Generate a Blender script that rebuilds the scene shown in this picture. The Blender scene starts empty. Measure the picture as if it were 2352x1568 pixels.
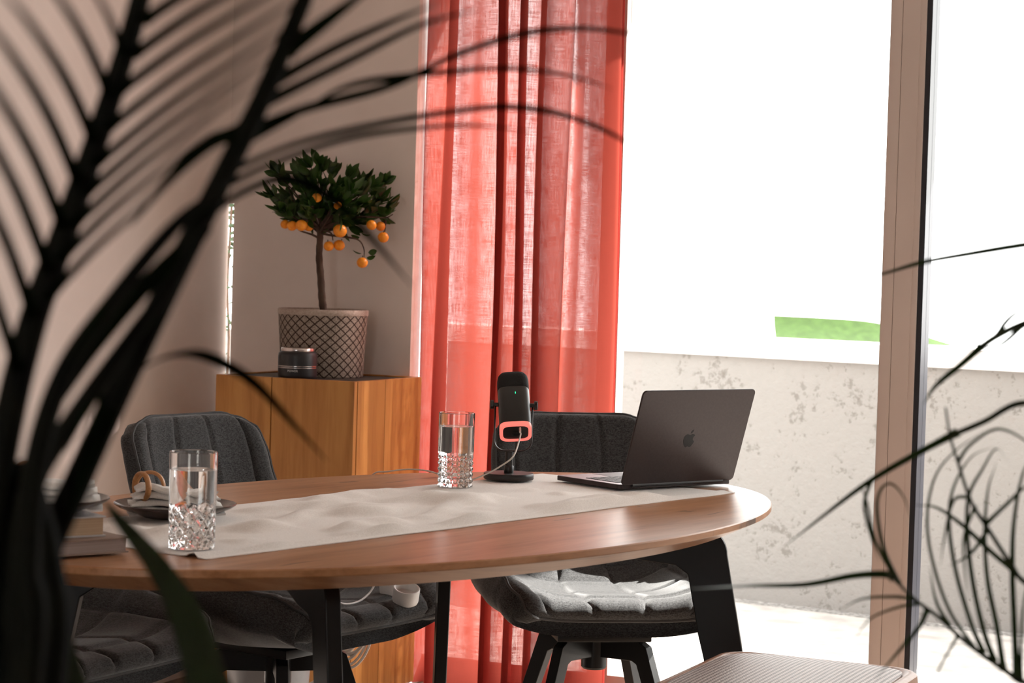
import bpy, bmesh, math, random
from math import sin, cos, pi, sqrt, tan, radians
from mathutils import Vector, Matrix, noise
random.seed(7)
C = bpy.context.scene.collection
FZ = -.052          # floor level
SC = bpy.context.scene
V = Vector

# ------------------------------------------------------------------ camera
FPX = 5000.0; PITCH = 0.0356; ROLL = 0.029; CAMZ = 1.21
fw = V((0, cos(PITCH), -sin(PITCH)))
r0 = V((1, 0, 0)); u0 = r0.cross(fw)
rt = r0 * cos(ROLL) + u0 * sin(ROLL)
up = u0 * cos(ROLL) - r0 * sin(ROLL)
EYE = V((0, 0, CAMZ))

def at(px, py, Y):
    """world point on the sight line of a photo pixel at distance Y along the room"""
    d = fw + rt * ((px - 1176) / FPX) - up * ((py - 784) / FPX)
    return EYE + d * (Y / d.y)

def onz(px, py, z):
    d = fw + rt * ((px - 1176) / FPX) - up * ((py - 784) / FPX)
    return EYE + d * ((z - CAMZ) / d.z)

cam_d = bpy.data.cameras.new('camera'); cam = bpy.data.objects.new('camera', cam_d); C.objects.link(cam)
M = Matrix((rt, up, -fw)).transposed().to_4x4(); M.translation = EYE
cam.matrix_world = M
cam_d.sensor_width = 36; cam_d.lens = FPX / 2352 * 36
cam_d.clip_start = 0.05; cam_d.clip_end = 200
cam_d.dof.use_dof = True; cam_d.dof.focus_distance = 4.55; cam_d.dof.aperture_fstop = 76.5 / 8.2
cam_d.dof.aperture_blades = 0
SC.camera = cam

# ------------------------------------------------------------------ room frame: s along the window wall, t into the room
TH = radians(25)
E1 = V((cos(TH), -sin(TH), 0)); E2 = V((sin(TH), cos(TH), 0)); O = V((-0.20, 6.49, 0))
def R(s, t, z=0.0): return O + E1 * s - E2 * t + V((0, 0, z))

# ------------------------------------------------------------------ helpers
class MB:
    def __init__(s): s.v = []; s.f = []
    def add(s, vs, fs):
        b = len(s.v); s.v += [V(p) for p in vs]; s.f += [[i + b for i in f] for f in fs]; return s
    def box(s, c, d, rot=None, bev=0.0):
        bm = bmesh.new(); bmesh.ops.create_cube(bm, size=1)
        for v in bm.verts: v.co = V((v.co.x * d[0], v.co.y * d[1], v.co.z * d[2]))
        if bev: bmesh.ops.bevel(bm, geom=bm.edges[:], offset=bev, segments=2, affect='EDGES', profile=0.5)
        return s.bm(bm, c, rot)
    def bm(s, bm, c=(0, 0, 0), rot=None):
        bm.verts.index_update()
        vs = [(rot @ v.co if rot else v.co) + V(c) for v in bm.verts]
        s.add(vs, [[v.index for v in f.verts] for f in bm.faces]); bm.free(); return s
    def rbox(s, s0, s1, t0, t1, z0, z1):
        P = [R(a, b, c) for c in (z0, z1) for a, b in ((s0, t0), (s1, t0), (s1, t1), (s0, t1))]
        return s.add(P, [[0, 1, 2, 3], [7, 6, 5, 4], [0, 4, 5, 1], [1, 5, 6, 2], [2, 6, 7, 3], [3, 7, 4, 0]])
    def tube(s, pts, rad, n=10, flat=None, side=None, cap=True):
        pts = [V(p) for p in pts]; N = len(pts)
        if not hasattr(rad, '__len__'): rad = [rad] * N
        T = [(pts[min(i + 1, N - 1)] - pts[max(i - 1, 0)]).normalized() for i in range(N)]
        a = V(side) if side is not None else (V((0, 0, 1)) if abs(T[0].z) < .9 else V((1, 0, 0)))
        vs = []
        for i in range(N):
            a = (a - T[i] * a.dot(T[i]))
            if a.length < 1e-6: a = T[i].orthogonal()
            a.normalize(); b = T[i].cross(a)
            for k in range(n):
                q = 2 * pi * k / n; fb = flat if flat else 1.0
                vs.append(pts[i] + a * (rad[i] * cos(q)) + b * (rad[i] * fb * sin(q)))
        fs = [[i * n + k, i * n + (k + 1) % n, (i + 1) * n + (k + 1) % n, (i + 1) * n + k] for i in range(N - 1) for k in range(n)]
        if cap: fs += [list(range(n))[::-1], [(N - 1) * n + k for k in range(n)]]
        return s.add(vs, fs)
    def lathe(s, prof, n=48, c=(0, 0, 0), closed=False, rfun=None, rot=None):
        vs = []; c = V(c)
        for r, z in prof:
            for k in range(n):
                q = 2 * pi * k / n; rr = r * (rfun(q, z) if rfun else 1)
                p = V((rr * cos(q), rr * sin(q), z)); vs.append((rot @ p if rot else p) + c)
        m = len(prof); fs = []
        for i in range(m if closed else m - 1):
            j = (i + 1) % m
            for k in range(n): fs.append([i * n + k, i * n + (k + 1) % n, j * n + (k + 1) % n, j * n + k])
        if not closed: fs += [list(range(n))[::-1], [(m - 1) * n + k for k in range(n)]]
        return s.add(vs, fs)
    def prism(s, poly, origin, ax, ay, az, th):
        """polygon in (ax, ay) extruded +-th/2 along az"""
        o = V(origin); ax, ay, az = V(ax), V(ay), V(az); n = len(poly)
        vs = [o + ax * x + ay * y + az * (k * th / 2) for k in (-1, 1) for x, y in poly]
        fs = [list(range(n))[::-1], [n + i for i in range(n)]] + [[i, (i + 1) % n, n + (i + 1) % n, n + i] for i in range(n)]
        return s.add(vs, fs)
    def build(s, name, mat, parent=None, smooth=True, angle=35, bevel=0):
        me = bpy.data.meshes.new(name); me.from_pydata([tuple(v) for v in s.v], [], s.f); me.validate()
        bm = bmesh.new(); bm.from_mesh(me); bmesh.ops.remove_doubles(bm, verts=bm.verts, dist=1e-6)
        bmesh.ops.recalc_face_normals(bm, faces=bm.faces)
        if smooth:
            for f in bm.faces: f.smooth = True
            for e in bm.edges: e.smooth = len(e.link_faces) == 2 and e.calc_face_angle(0) < radians(angle)
        bm.to_mesh(me); bm.free()
        if mat: me.materials.append(mat)
        o = bpy.data.objects.new(name, me); C.objects.link(o)
        if parent: o.parent = parent
        if bevel:
            b = o.modifiers.new('bevel', 'BEVEL'); b.width = bevel; b.segments = 2; b.limit_method = 'ANGLE'; b.angle_limit = radians(40)
        return o

def tag(o, label=None, cat=None, group=None, kind=None):
    if label: o['label'] = label
    if cat: o['category'] = cat
    if group: o['group'] = group
    if kind: o['kind'] = kind
    return o
def thing(name, label, cat, loc=(0, 0, 0), rz=0.0, group=None):
    o = bpy.data.objects.new(name, None); o.empty_display_size = .05; C.objects.link(o)
    o.location = loc; o.rotation_euler = (0, 0, rz); return tag(o, label, cat, group)
def struct(name, mb, m, **k):
    return tag(mb.build(name, m, **k), kind='structure')
def dup(root, loc, rz, label):
    r = root.copy(); C.objects.link(r); r.location = loc; r.rotation_euler = (0, 0, rz); r['label'] = label
    for ch in list(root.children):
        c = ch.copy(); C.objects.link(c); c.parent = r
        for g in ch.children:
            d = g.copy(); C.objects.link(d); d.parent = c
    return r
def spline(P, n=8):
    P = [V(p) for p in P]; out = []
    Q = [P[0] * 2 - P[1]] + P + [P[-1] * 2 - P[-2]]
    for i in range(1, len(Q) - 2):
        a, b, c, d = Q[i - 1:i + 3]
        for k in range(n):
            t = k / n
            out.append(.5 * ((2 * b) + (c - a) * t + (2 * a - 5 * b + 4 * c - d) * t * t + (3 * b - a - 3 * c + d) * t ** 3))
    return out + [P[-1]]
def lerp(a, b, t): return a + (b - a) * t
def interp(tab, x):
    if x <= tab[0][0]: return tab[0][1]
    for (a, va), (b, vb) in zip(tab, tab[1:]):
        if x <= b:
            k = (x - a) / (b - a); k = k * k * (3 - 2 * k); return lerp(va, vb, k)
    return tab[-1][1]

# ------------------------------------------------------------------ materials
def nt(name):
    m = bpy.data.materials.new(name); m.use_nodes = True; t = m.node_tree
    for n in list(t.nodes): t.nodes.remove(n)
    out = t.nodes.new('ShaderNodeOutputMaterial'); return m, t, out
def node(t, typ, **k):
    n = t.nodes.new(typ)
    for a, b in k.items():
        if a in n.inputs.keys(): n.inputs[a].default_value = b
        else: setattr(n, a, b)
    return n
def col(c): return (c[0], c[1], c[2], 1)
def coords(t, scale=(1, 1, 1), rot=(0, 0, 0), kind='Object'):
    tc = node(t, 'ShaderNodeTexCoord'); mp = node(t, 'ShaderNodeMapping')
    mp.inputs['Scale'].default_value = scale; mp.inputs['Rotation'].default_value = rot
    t.links.new(tc.outputs[kind], mp.inputs[0]); return mp.outputs[0]
def ramp(t, fac, stops):
    r = node(t, 'ShaderNodeValToRGB'); e = r.color_ramp.elements
    while len(e) < len(stops): e.new(.5)
    for el, (p, c) in zip(e, stops): el.position = p; el.color = col(c)
    t.links.new(fac, r.inputs[0]); return r.outputs[0]
def pbsdf(t, out, color=None, rough=.5, metal=0, spec=.5, bump=None, bstr=.2, bdist=.002):
    p = node(t, 'ShaderNodeBsdfPrincipled'); p.inputs['Roughness'].default_value = rough
    p.inputs['Metallic'].default_value = metal; p.inputs['Specular IOR Level'].default_value = spec
    if color is not None:
        if hasattr(color, 'links') or hasattr(color, 'is_output'): t.links.new(color, p.inputs['Base Color'])
        else: p.inputs['Base Color'].default_value = col(color)
    if bump is not None:
        b = node(t, 'ShaderNodeBump'); b.inputs['Strength'].default_value = bstr; b.inputs['Distance'].default_value = bdist
        t.links.new(bump, b.inputs['Height']); t.links.new(b.outputs[0], p.inputs['Normal'])
    t.links.new(p.outputs[0], out.inputs[0]); return p
def noise_mat(name, c1, c2, scale=20, stretch=(1, 1, 1), rough=.6, metal=0, spec=.4, bstr=.15, detail=4, bdist=.002, kind='Object', lo=.35, hi=.65):
    m, t, out = nt(name)
    n = node(t, 'ShaderNodeTexNoise'); n.inputs['Scale'].default_value = scale; n.inputs['Detail'].default_value = detail
    t.links.new(coords(t, stretch, kind=kind), n.inputs['Vector'])
    c = ramp(t, n.outputs[0], [(lo, c1), (hi, c2)])
    pbsdf(t, out, c, rough, metal, spec, n.outputs[0], bstr, bdist); return m
def wood(name, dark, mid, light, scale=(1.2, 14, 14), rough=.45, knots=False, spec=.4):
    m, t, out = nt(name)
    v = coords(t, scale)
    n1 = node(t, 'ShaderNodeTexNoise'); n1.inputs['Scale'].default_value = 2.2; n1.inputs['Detail'].default_value = 8; n1.inputs['Distortion'].default_value = .6
    t.links.new(v, n1.inputs['Vector'])
    n2 = node(t, 'ShaderNodeTexNoise'); n2.inputs['Scale'].default_value = 14; n2.inputs['Detail'].default_value = 6
    t.links.new(v, n2.inputs['Vector'])
    mx = node(t, 'ShaderNodeMath', operation='MULTIPLY_ADD'); mx.inputs[1].default_value = .35
    t.links.new(n2.outputs[0], mx.inputs[0]); t.links.new(n1.outputs[0], mx.inputs[2])
    stops = [(.40, dark), (.60, mid), (.82, light)]
    c = ramp(t, mx.outputs[0], stops)
    if knots:
        n3 = node(t, 'ShaderNodeTexNoise'); n3.inputs['Scale'].default_value = 1.0; n3.inputs['Detail'].default_value = 6; n3.inputs['Distortion'].default_value = 1.5
        t.links.new(coords(t, (3.2, 26, 1)), n3.inputs['Vector'])
        k = ramp(t, n3.outputs[0], [(.655, (0, 0, 0)), (.70, (1, 1, 1))])
        mm = node(t, 'ShaderNodeMix', data_type='RGBA'); t.links.new(k, mm.inputs[0]); t.links.new(c, mm.inputs[6]); mm.inputs[7].default_value = col([x * .35 for x in dark])
        c = mm.outputs[2]
    pbsdf(t, out, c, rough, 0, spec, mx.outputs[0], .08, .001); return m
def plain(name, c, rough=.5, metal=0, spec=.5):
    return noise_mat(name, [x * .93 for x in c], c, 35, rough=rough, metal=metal, spec=spec, bstr=.03)
def fabric(name, c1, c2, scale=420):
    m, t, out = nt(name)
    v = coords(t)
    a = node(t, 'ShaderNodeTexNoise'); a.inputs['Scale'].default_value = 1; a.inputs['Detail'].default_value = 2
    t.links.new(coords(t, (scale, scale * .35, scale)), a.inputs['Vector'])
    b = node(t, 'ShaderNodeTexNoise'); b.inputs['Scale'].default_value = 1; b.inputs['Detail'].default_value = 2
    t.links.new(coords(t, (scale * .35, scale, scale)), b.inputs['Vector'])
    s = node(t, 'ShaderNodeMath', operation='ADD'); t.links.new(a.outputs[0], s.inputs[0]); t.links.new(b.outputs[0], s.inputs[1])
    h = node(t, 'ShaderNodeMath', operation='MULTIPLY'); t.links.new(s.outputs[0], h.inputs[0]); h.inputs[1].default_value = .5
    c = ramp(t, h.outputs[0], [(.38, c1), (.62, c2)])
    p = pbsdf(t, out, c, .9, 0, .2, h.outputs[0], .35, .001)
    p.inputs['Sheen Weight'].default_value = .25; p.inputs['Sheen Roughness'].default_value = .4
    return m

m_wall = noise_mat('wall_paint', (.74, .655, .61), (.78, .695, .65), 6, rough=.85, spec=.2, bstr=.05)
m_ceil = plain('ceiling_paint', (.78, .75, .72), .9)
m_floor = wood('floor_oak', (.11, .075, .055), (.15, .105, .078), (.19, .14, .105), (14, 1.2, 14), .4)
m_frame = noise_mat('beige_window_frame', (.58, .485, .44), (.61, .515, .47), 3, rough=.4, spec=.5, bstr=.02)
m_gasket = plain('dark_gasket', (.012, .012, .018), .4)
m_oak = wood('cabinet_oak', (.27, .105, .022), (.40, .17, .04), (.49, .23, .06), (9, 9, .8), .45)
m_dark_top = plain('dark_cabinet_top', (.03, .025, .022), .5)
m_table = wood('table_wood', (.29, .125, .052), (.41, .19, .085), (.50, .255, .13), (1.3, 12, 12), .33, knots=True)
m_black = plain('black_metal', (.006, .006, .0065), .4, spec=.3)
m_fab = fabric('charcoal_fabric', (.022, .022, .023), (.078, .078, .080))
m_pipe = plain('charcoal_piping', (.05, .05, .052), .8)
m_linen = fabric('linen', (.78, .72, .68), (.88, .83, .79), 500)
m_napkin = fabric('white_linen', (.74, .73, .71), (.85, .84, .82), 600)
m_plate = noise_mat('brown_glaze', (.028, .018, .016), (.05, .032, .028), 40, rough=.16, spec=.6, bstr=.03)
m_ringwood = wood('ring_wood', (.28, .11, .03), (.45, .2, .075), (.56, .29, .13), (20, 20, 20), .35)
m_micbody = plain('microphone_black', (.013, .012, .012), .4)
m_foam = noise_mat('black_mesh', (.003, .003, .003), (.012, .012, .012), 700, rough=.8, bstr=.4)
m_alu = noise_mat('space_grey_aluminium', (.040, .030, .030), (.046, .035, .035), 200, rough=.45, metal=.4, bstr=.02)
m_aludeck = noise_mat('aluminium_deck', (.34, .31, .33), (.37, .34, .36), 200, rough=.4, metal=.6, bstr=.02)
m_key = plain('laptop_key', (.02, .02, .022), .5)
m_logo = plain('polished_logo', (.006, .005, .006), .4, .0, .15)
m_screen = plain('laptop_screen', (.01, .01, .012), .1)
m_white = plain('white_plastic', (.78, .76, .74), .4)
m_cable = plain('white_cable', (.66, .60, .55), .5)
m_steel = plain('silver_metal', (.65, .6, .58), .2, 1)
m_jar = plain('black_jar', (.008, .008, .010), .42)
m_print = plain('pale_print', (.6, .6, .6), .5)
m_bark = noise_mat('bark', (.04, .024, .015), (.09, .055, .037), 60, (1, 1, .25), .8, bstr=.6, bdist=.004)
m_soil = noise_mat('soil', (.03, .02, .014), (.07, .045, .03), 90, rough=.95, bstr=.8, bdist=.01)
m_orange = noise_mat('orange_peel', (.78, .23, .012), (.86, .32, .02), 160, rough=.38, bstr=.2, bdist=.0006)
m_leaf2 = plain('dark_leaf', (.02, .045, .012), .4)
m_coping = plain('white_coping', (.86, .85, .83), .8)
m_pot = plain('dark_planter', (.05, .045, .04), .6)
m_page = noise_mat('page_block', (.42, .29, .19), (.55, .40, .27), 3, (1, 1, 220), .8, bstr=.2)
m_page2 = noise_mat('grey_page_block', (.28, .22, .20), (.36, .29, .27), 3, (1, 1, 220), .8, bstr=.2)
m_cover = plain('pale_book_cover', (.55, .54, .55), .5)
m_cover2 = plain('brown_book_cover', (.30, .22, .18), .55)
m_wovenframe = wood('stool_wood', (.22, .10, .055), (.33, .16, .09), (.40, .21, .13), (4, 14, 14), .4)

def leaf_mat(name, c, tr, tcol, rough=.35, spec=.5):
    m, t, out = nt(name)
    n = node(t, 'ShaderNodeTexNoise'); n.inputs['Scale'].default_value = 30
    t.links.new(coords(t), n.inputs['Vector'])
    cc = ramp(t, n.outputs[0], [(.3, [x * .7 for x in c]), (.7, [x * 1.2 for x in c])])
    p = node(t, 'ShaderNodeBsdfPrincipled'); p.inputs['Roughness'].default_value = rough; p.inputs['Specular IOR Level'].default_value = spec
    t.links.new(cc, p.inputs['Base Color'])
    tl = node(t, 'ShaderNodeBsdfTranslucent'); tl.inputs[0].default_value = col(tcol)
    mx = node(t, 'ShaderNodeMixShader'); mx.inputs[0].default_value = tr
    t.links.new(p.outputs[0], mx.inputs[1]); t.links.new(tl.outputs[0], mx.inputs[2]); t.links.new(mx.outputs[0], out.inputs[0])
    return m
m_citrus = leaf_mat('citrus_leaf', (.034, .075, .014), .3, (.15, .32, .03))
m_palm = leaf_mat('shaded_palm_leaf', (.004, .007, .003), .08, (.03, .07, .008), .8, .0)  # backlit silhouette darkness put into a near-black leaf colour
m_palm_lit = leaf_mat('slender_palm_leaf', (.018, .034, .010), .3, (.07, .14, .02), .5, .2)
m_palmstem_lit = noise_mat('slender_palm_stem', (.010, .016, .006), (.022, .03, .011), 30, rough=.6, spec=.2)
m_palmstem = noise_mat('shaded_palm_stem', (.003, .003, .002), (.007, .007, .004), 30, rough=.7, spec=.06)  # stems blackened too, backlit shade put into their colour
m_banana = leaf_mat('banana_leaf', (.07, .13, .03), .5, (.19, .29, .065))

def glass_mat(name, ior, c=(1, 1, 1), rough=0.0):
    m, t, out = nt(name)
    p = node(t, 'ShaderNodeBsdfPrincipled'); p.inputs['Base Color'].default_value = col(c)
    p.inputs['Roughness'].default_value = rough; p.inputs['IOR'].default_value = ior; p.inputs['Transmission Weight'].default_value = 1
    t.links.new(p.outputs[0], out.inputs[0]); return m
m_glass = glass_mat('crystal_glass', 1.5); m_water = glass_mat('water', 1.33)
def pane_mat():
    m, t, out = nt('window_glass')
    tr = node(t, 'ShaderNodeBsdfTransparent'); tr.inputs[0].default_value = (.97, .98, .98, 1)
    g = node(t, 'ShaderNodeBsdfGlossy'); g.inputs['Roughness'].default_value = 0.0
    fr = node(t, 'ShaderNodeFresnel'); fr.inputs[0].default_value = 1.3
    mx = node(t, 'ShaderNodeMixShader')
    ge = node(t, 'ShaderNodeNewGeometry'); iv = node(t, 'ShaderNodeMath', operation='SUBTRACT'); iv.inputs[0].default_value = 1
    t.links.new(ge.outputs['Backfacing'], iv.inputs[1]); mu_ = node(t, 'ShaderNodeMath', operation='MULTIPLY')
    t.links.new(fr.outputs[0], mu_.inputs[0]); t.links.new(iv.outputs[0], mu_.inputs[1])
    t.links.new(mu_.outputs[0], mx.inputs[0]); t.links.new(tr.outputs[0], mx.inputs[1]); t.links.new(g.outputs[0], mx.inputs[2])
    t.links.new(mx.outputs[0], out.inputs[0]); return m
m_pane = pane_mat()
def glow(name, c, s):
    m, t, out = nt(name); p = pbsdf(t, out, c, .4); p.inputs['Emission Color'].default_value = col(c); p.inputs['Emission Strength'].default_value = s; return m
m_led = glow('led_green', (.02, .9, .35), 1.5); m_ringlight = glow('led_ring', (1.0, .22, .18), .62)

def curtain_mat():
    m, t, out = nt('red_linen_curtain')
    def N(sc, det=3):
        n = node(t, 'ShaderNodeTexNoise'); n.inputs['Scale'].default_value = 1; n.inputs['Detail'].default_value = det
        t.links.new(coords(t, sc, kind='UV'), n.inputs['Vector']); return n.outputs[0]
    a = N((400, 20, 1)); b = N((24, 430, 1)); c = N((9, 20, 1))
    s = node(t, 'ShaderNodeMath', operation='ADD'); t.links.new(a, s.inputs[0]); t.links.new(b, s.inputs[1])
    s2 = node(t, 'ShaderNodeMath', operation='MULTIPLY_ADD'); t.links.new(c, s2.inputs[0]); s2.inputs[1].default_value = .5; t.links.new(s.outputs[0], s2.inputs[2])
    h = node(t, 'ShaderNodeMath', operation='MULTIPLY'); t.links.new(s2.outputs[0], h.inputs[0]); h.inputs[1].default_value = .4
    mr = node(t, 'ShaderNodeMapRange'); mr.inputs[1].default_value = .40; mr.inputs[2].default_value = .64; mr.inputs[3].default_value = .01; mr.inputs[4].default_value = .15
    t.links.new(h.outputs[0], mr.inputs[0])
    d = node(t, 'ShaderNodeBsdfDiffuse'); d.inputs[0].default_value = (.36, .042, .034, 1)
    tl = node(t, 'ShaderNodeBsdfTranslucent'); tl.inputs[0].default_value = (.25, .046, .032, 1)
    m1 = node(t, 'ShaderNodeMixShader'); m1.inputs[0].default_value = .55
    t.links.new(d.outputs[0], m1.inputs[1]); t.links.new(tl.outputs[0], m1.inputs[2])
    tr = node(t, 'ShaderNodeBsdfTransparent'); tr.inputs[0].default_value = (1, .86, .86, 1)
    bn = node(t, 'ShaderNodeMapRange'); bn.inputs[1].default_value = .40; bn.inputs[2].default_value = .62; bn.inputs[3].default_value = .22; bn.inputs[4].default_value = 1.5
    t.links.new(N((11, .25, 1), 1), bn.inputs[0])          # light and dark of the folds, put in as see-through bands
    op = node(t, 'ShaderNodeMath', operation='MULTIPLY'); t.links.new(mr.outputs[0], op.inputs[0]); t.links.new(bn.outputs[0], op.inputs[1])
    m2 = node(t, 'ShaderNodeMixShader'); t.links.new(op.outputs[0], m2.inputs[0])
    t.links.new(m1.outputs[0], m2.inputs[1]); t.links.new(tr.outputs[0], m2.inputs[2]); t.links.new(m2.outputs[0], out.inputs[0])
    return m
m_curtain = curtain_mat()

def stucco():
    m, t, out = nt('rough_render')
    n1 = node(t, 'ShaderNodeTexNoise'); n1.inputs['Scale'].default_value = 4.5; n1.inputs['Detail'].default_value = 9; n1.inputs['Roughness'].default_value = .65
    n2 = node(t, 'ShaderNodeTexNoise'); n2.inputs['Scale'].default_value = 34; n2.inputs['Detail'].default_value = 6; n2.inputs['Roughness'].default_value = .7
    v = coords(t); t.links.new(v, n1.inputs['Vector']); t.links.new(v, n2.inputs['Vector'])
    s = node(t, 'ShaderNodeMath', operation='MULTIPLY_ADD'); t.links.new(n2.outputs[0], s.inputs[0]); s.inputs[1].default_value = 1.3; t.links.new(n1.outputs[0], s.inputs[2])
    c = ramp(t, s.outputs[0], [(.70, (.165, .15, .135)), (.90, (.215, .203, .19)), (1.12, (.255, .246, .234)), (1.35, (.30, .29, .278))])
    pbsdf(t, out, c, .95, 0, .1, n2.outputs[0], .5, .01); return m
m_stucco = stucco()
m_ground = noise_mat('pale_paving', (.34, .32, .30), (.50, .47, .44), 9, rough=.9, detail=8, bstr=.2)
m_gravel = noise_mat('grey_gravel', (.16, .15, .145), (.42, .40, .38), 60, rough=.95, detail=6, bstr=.8, bdist=.02)

def weave_mat():
    m, t, out = nt('woven_cane')
    w = node(t, 'ShaderNodeTexWave', wave_type='BANDS', bands_direction='X'); w.inputs['Scale'].default_value = 1
    w2 = node(t, 'ShaderNodeTexChecker'); w2.inputs['Scale'].default_value = 1
    v = coords(t, (150, 150, 1), (0, 0, radians(45))); t.links.new(v, w2.inputs['Vector'])
    w2.inputs[1].default_value = (1, 1, 1, 1); w2.inputs[2].default_value = (0, 0, 0, 1)
    n = node(t, 'ShaderNodeTexNoise'); n.inputs['Scale'].default_value = 260; t.links.new(coords(t), n.inputs['Vector'])
    s = node(t, 'ShaderNodeMath', operation='MULTIPLY_ADD'); t.links.new(n.outputs[0], s.inputs[0]); s.inputs[1].default_value = .5; t.links.new(w2.outputs[0], s.inputs[2])
    c = ramp(t, s.outputs[0], [(.2, (.10, .075, .07)), (.5, (.34, .285, .275)), (1.2, (.72, .65, .64))])
    pbsdf(t, out, c, .5, 0, .4, s.outputs[0], .7, .003); return m
m_weave = weave_mat()

def basket_mat():
    m, t, out = nt('diamond_basket')
    tc = node(t, 'ShaderNodeTexCoord'); sep = node(t, 'ShaderNodeSeparateXYZ'); t.links.new(tc.outputs['UV'], sep.inputs[0])
    def line(sign):
        a = node(t, 'ShaderNodeMath', operation='MULTIPLY_ADD'); t.links.new(sep.outputs[1], a.inputs[0]); a.inputs[1].default_value = sign * 7.0
        b = node(t, 'ShaderNodeMath', operation='MULTIPLY'); t.links.new(sep.outputs[0], b.inputs[0]); b.inputs[1].default_value = 26.0
        t.links.new(b.outputs[0], a.inputs[2])
        f = node(t, 'ShaderNodeMath', operation='FRACT'); t.links.new(a.outputs[0], f.inputs[0])
        g = node(t, 'ShaderNodeMath', operation='LESS_THAN'); t.links.new(f.outputs[0], g.inputs[0]); g.inputs[1].default_value = .17
        return g.outputs[0]
    mx = node(t, 'ShaderNodeMath', operation='MAXIMUM'); t.links.new(line(1), mx.inputs[0]); t.links.new(line(-1), mx.inputs[1])
    n = node(t, 'ShaderNodeTexNoise'); n.inputs['Scale'].default_value = 420; t.links.new(coords(t), n.inputs['Vector'])
    base = ramp(t, n.outputs[0], [(.35, (.16, .125, .10)), (.65, (.40, .33, .28))])
    mm = node(t, 'ShaderNodeMix', data_type='RGBA'); t.links.new(mx.outputs[0], mm.inputs[0]); t.links.new(base, mm.inputs[6]); mm.inputs[7].default_value = (.03, .016, .012, 1)
    pbsdf(t, out, mm.outputs[2], .85, 0, .2, n.outputs[0], .5, .002); return m
m_basket = basket_mat()
m_basketrim = fabric('basket_rim', (.30, .24, .20), (.44, .36, .31), 300)

# ------------------------------------------------------------------ room shell
SL, SR, TB, H = -0.689, 5.4, 7.7, 2.6
struct('floor', MB().rbox(SL - .1, SR + .1, -.02, TB + .1, -.2, FZ), m_floor, smooth=False)
struct('ceiling', MB().rbox(SL - .1, SR + .1, -.15, TB + .1, H, H + .15), m_ceil, smooth=False)
struct('wall_left', MB().rbox(SL - .12, SL, 0.125, TB + .1, FZ, H), m_wall, smooth=False)
wb = MB()
SLIT = SL + .018  # narrow gap made to stand in for a sunlit strip in the corner
wb.rbox(SLIT, -.05, .105, .125, FZ, H)
wb.rbox(SL - .12, SLIT, .105, .125, FZ, .70); wb.rbox(SL - .12, SLIT, .105, .125, 1.37, H)
wb.rbox(-.07, SR, -.15, .125, 2.40, H)
wb.rbox(5.0, SR, -.15, .125, FZ, 2.40)
struct('wall_back', wb, m_wall, smooth=False)
struct('wall_right', MB().rbox(SR, SR + .12, -.15, TB + .1, FZ, H), m_wall, smooth=False)
wr = MB(); wr.rbox(SL - .1, 1.6, TB, TB + .12, FZ, H); wr.rbox(2.6, SR + .1, TB, TB + .12, FZ, H); wr.rbox(1.6, 2.6, TB, TB + .12, 2.3, H)
struct('wall_rear', wr, m_wall, smooth=False)
struct('trim_1', MB().rbox(-.074, -.05, -.12, .105, FZ, 2.40), m_coping, smooth=False)
struct('baseboard_left', MB().rbox(SL, SL + .014, .15, TB, FZ, FZ + .07), m_wall, smooth=False)

# window_1: the big glazing behind the table
w1 = thing('window_1', None, None, R(.5, -.03, 0)); tag(w1, kind='structure')
def wpart(name, mb, m, par=w1, **k):
    inv = Matrix.Translation(-par.location)
    mb.v = [inv @ v for v in mb.v]
    return mb.build(name, m, par, **k)
wpart('frame_stile', MB().rbox(.49, .553, -.055, -.005, .03, 2.32), m_frame, smooth=False)
mu = MB(); mu.rbox(1.329, 1.337, -.075, .012, 0.03, 2.32); mu.rbox(1.339, 1.363, -.075, .018, .03, 2.32); mu.rbox(1.337, 1.339, -.075, .012, .03, 2.32)
mu.rbox(1.3645, 1.412, -.075, .018, .03, 2.32); mu.rbox(1.363, 1.3645, -.075, .013, .03, 2.32); mu.rbox(1.412, 1.427, -.075, .014, .03, 2.32)
wpart('mullion', mu, m_frame, smooth=False)
wpart('gasket', MB().rbox(1.427, 1.442, -.075, .006, .03, 2.32), m_gasket, smooth=False)
wpart('gasket', MB().rbox(1.3275, 1.329, -.075, .008, .03, 2.32), m_gasket, smooth=False)
wpart('top_rail', MB().rbox(-.05, 5.0, -.075, -.005, 2.32, 2.40), m_frame, smooth=False)
wpart('sill_rail', MB().rbox(-.05, 5.0, -.075, -.005, FZ, .03), m_frame, smooth=False)
wpart('frame_stile', MB().rbox(4.95, 5.0, -.075, -.005, .03, 2.32), m_frame, smooth=False)
for a, b in ((.553, 1.327), (1.442, 4.95), (-.05, .49)):
    wpart('pane', MB().rbox(a, b, -.04, -.034, .03, 2.32), m_pane, smooth=False)
# fill_window: unseen rear glazing, added for fill light from behind the camera
w2 = thing('fill_window', None, None, R(2, TB + .05, 0)); tag(w2, kind='structure')
wpart('frame', MB().rbox(1.6, 2.6, TB + .03, TB + .08, FZ, .04).rbox(1.6, 2.6, TB + .03, TB + .08, 2.26, 2.3).rbox(1.6, 1.65, TB + .03, TB + .08, .04, 2.26).rbox(2.55, 2.6, TB + .03, TB + .08, .04, 2.26).rbox(2.07, 2.13, TB + .03, TB + .08, .04, 2.26), m_frame, w2, smooth=False)
for a, b in ((1.65, 2.07), (2.13, 2.55)):
    wpart('pane', MB().rbox(a, b, TB + .05, TB + .056, .04, 2.26), m_pane, w2, smooth=False)

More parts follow.
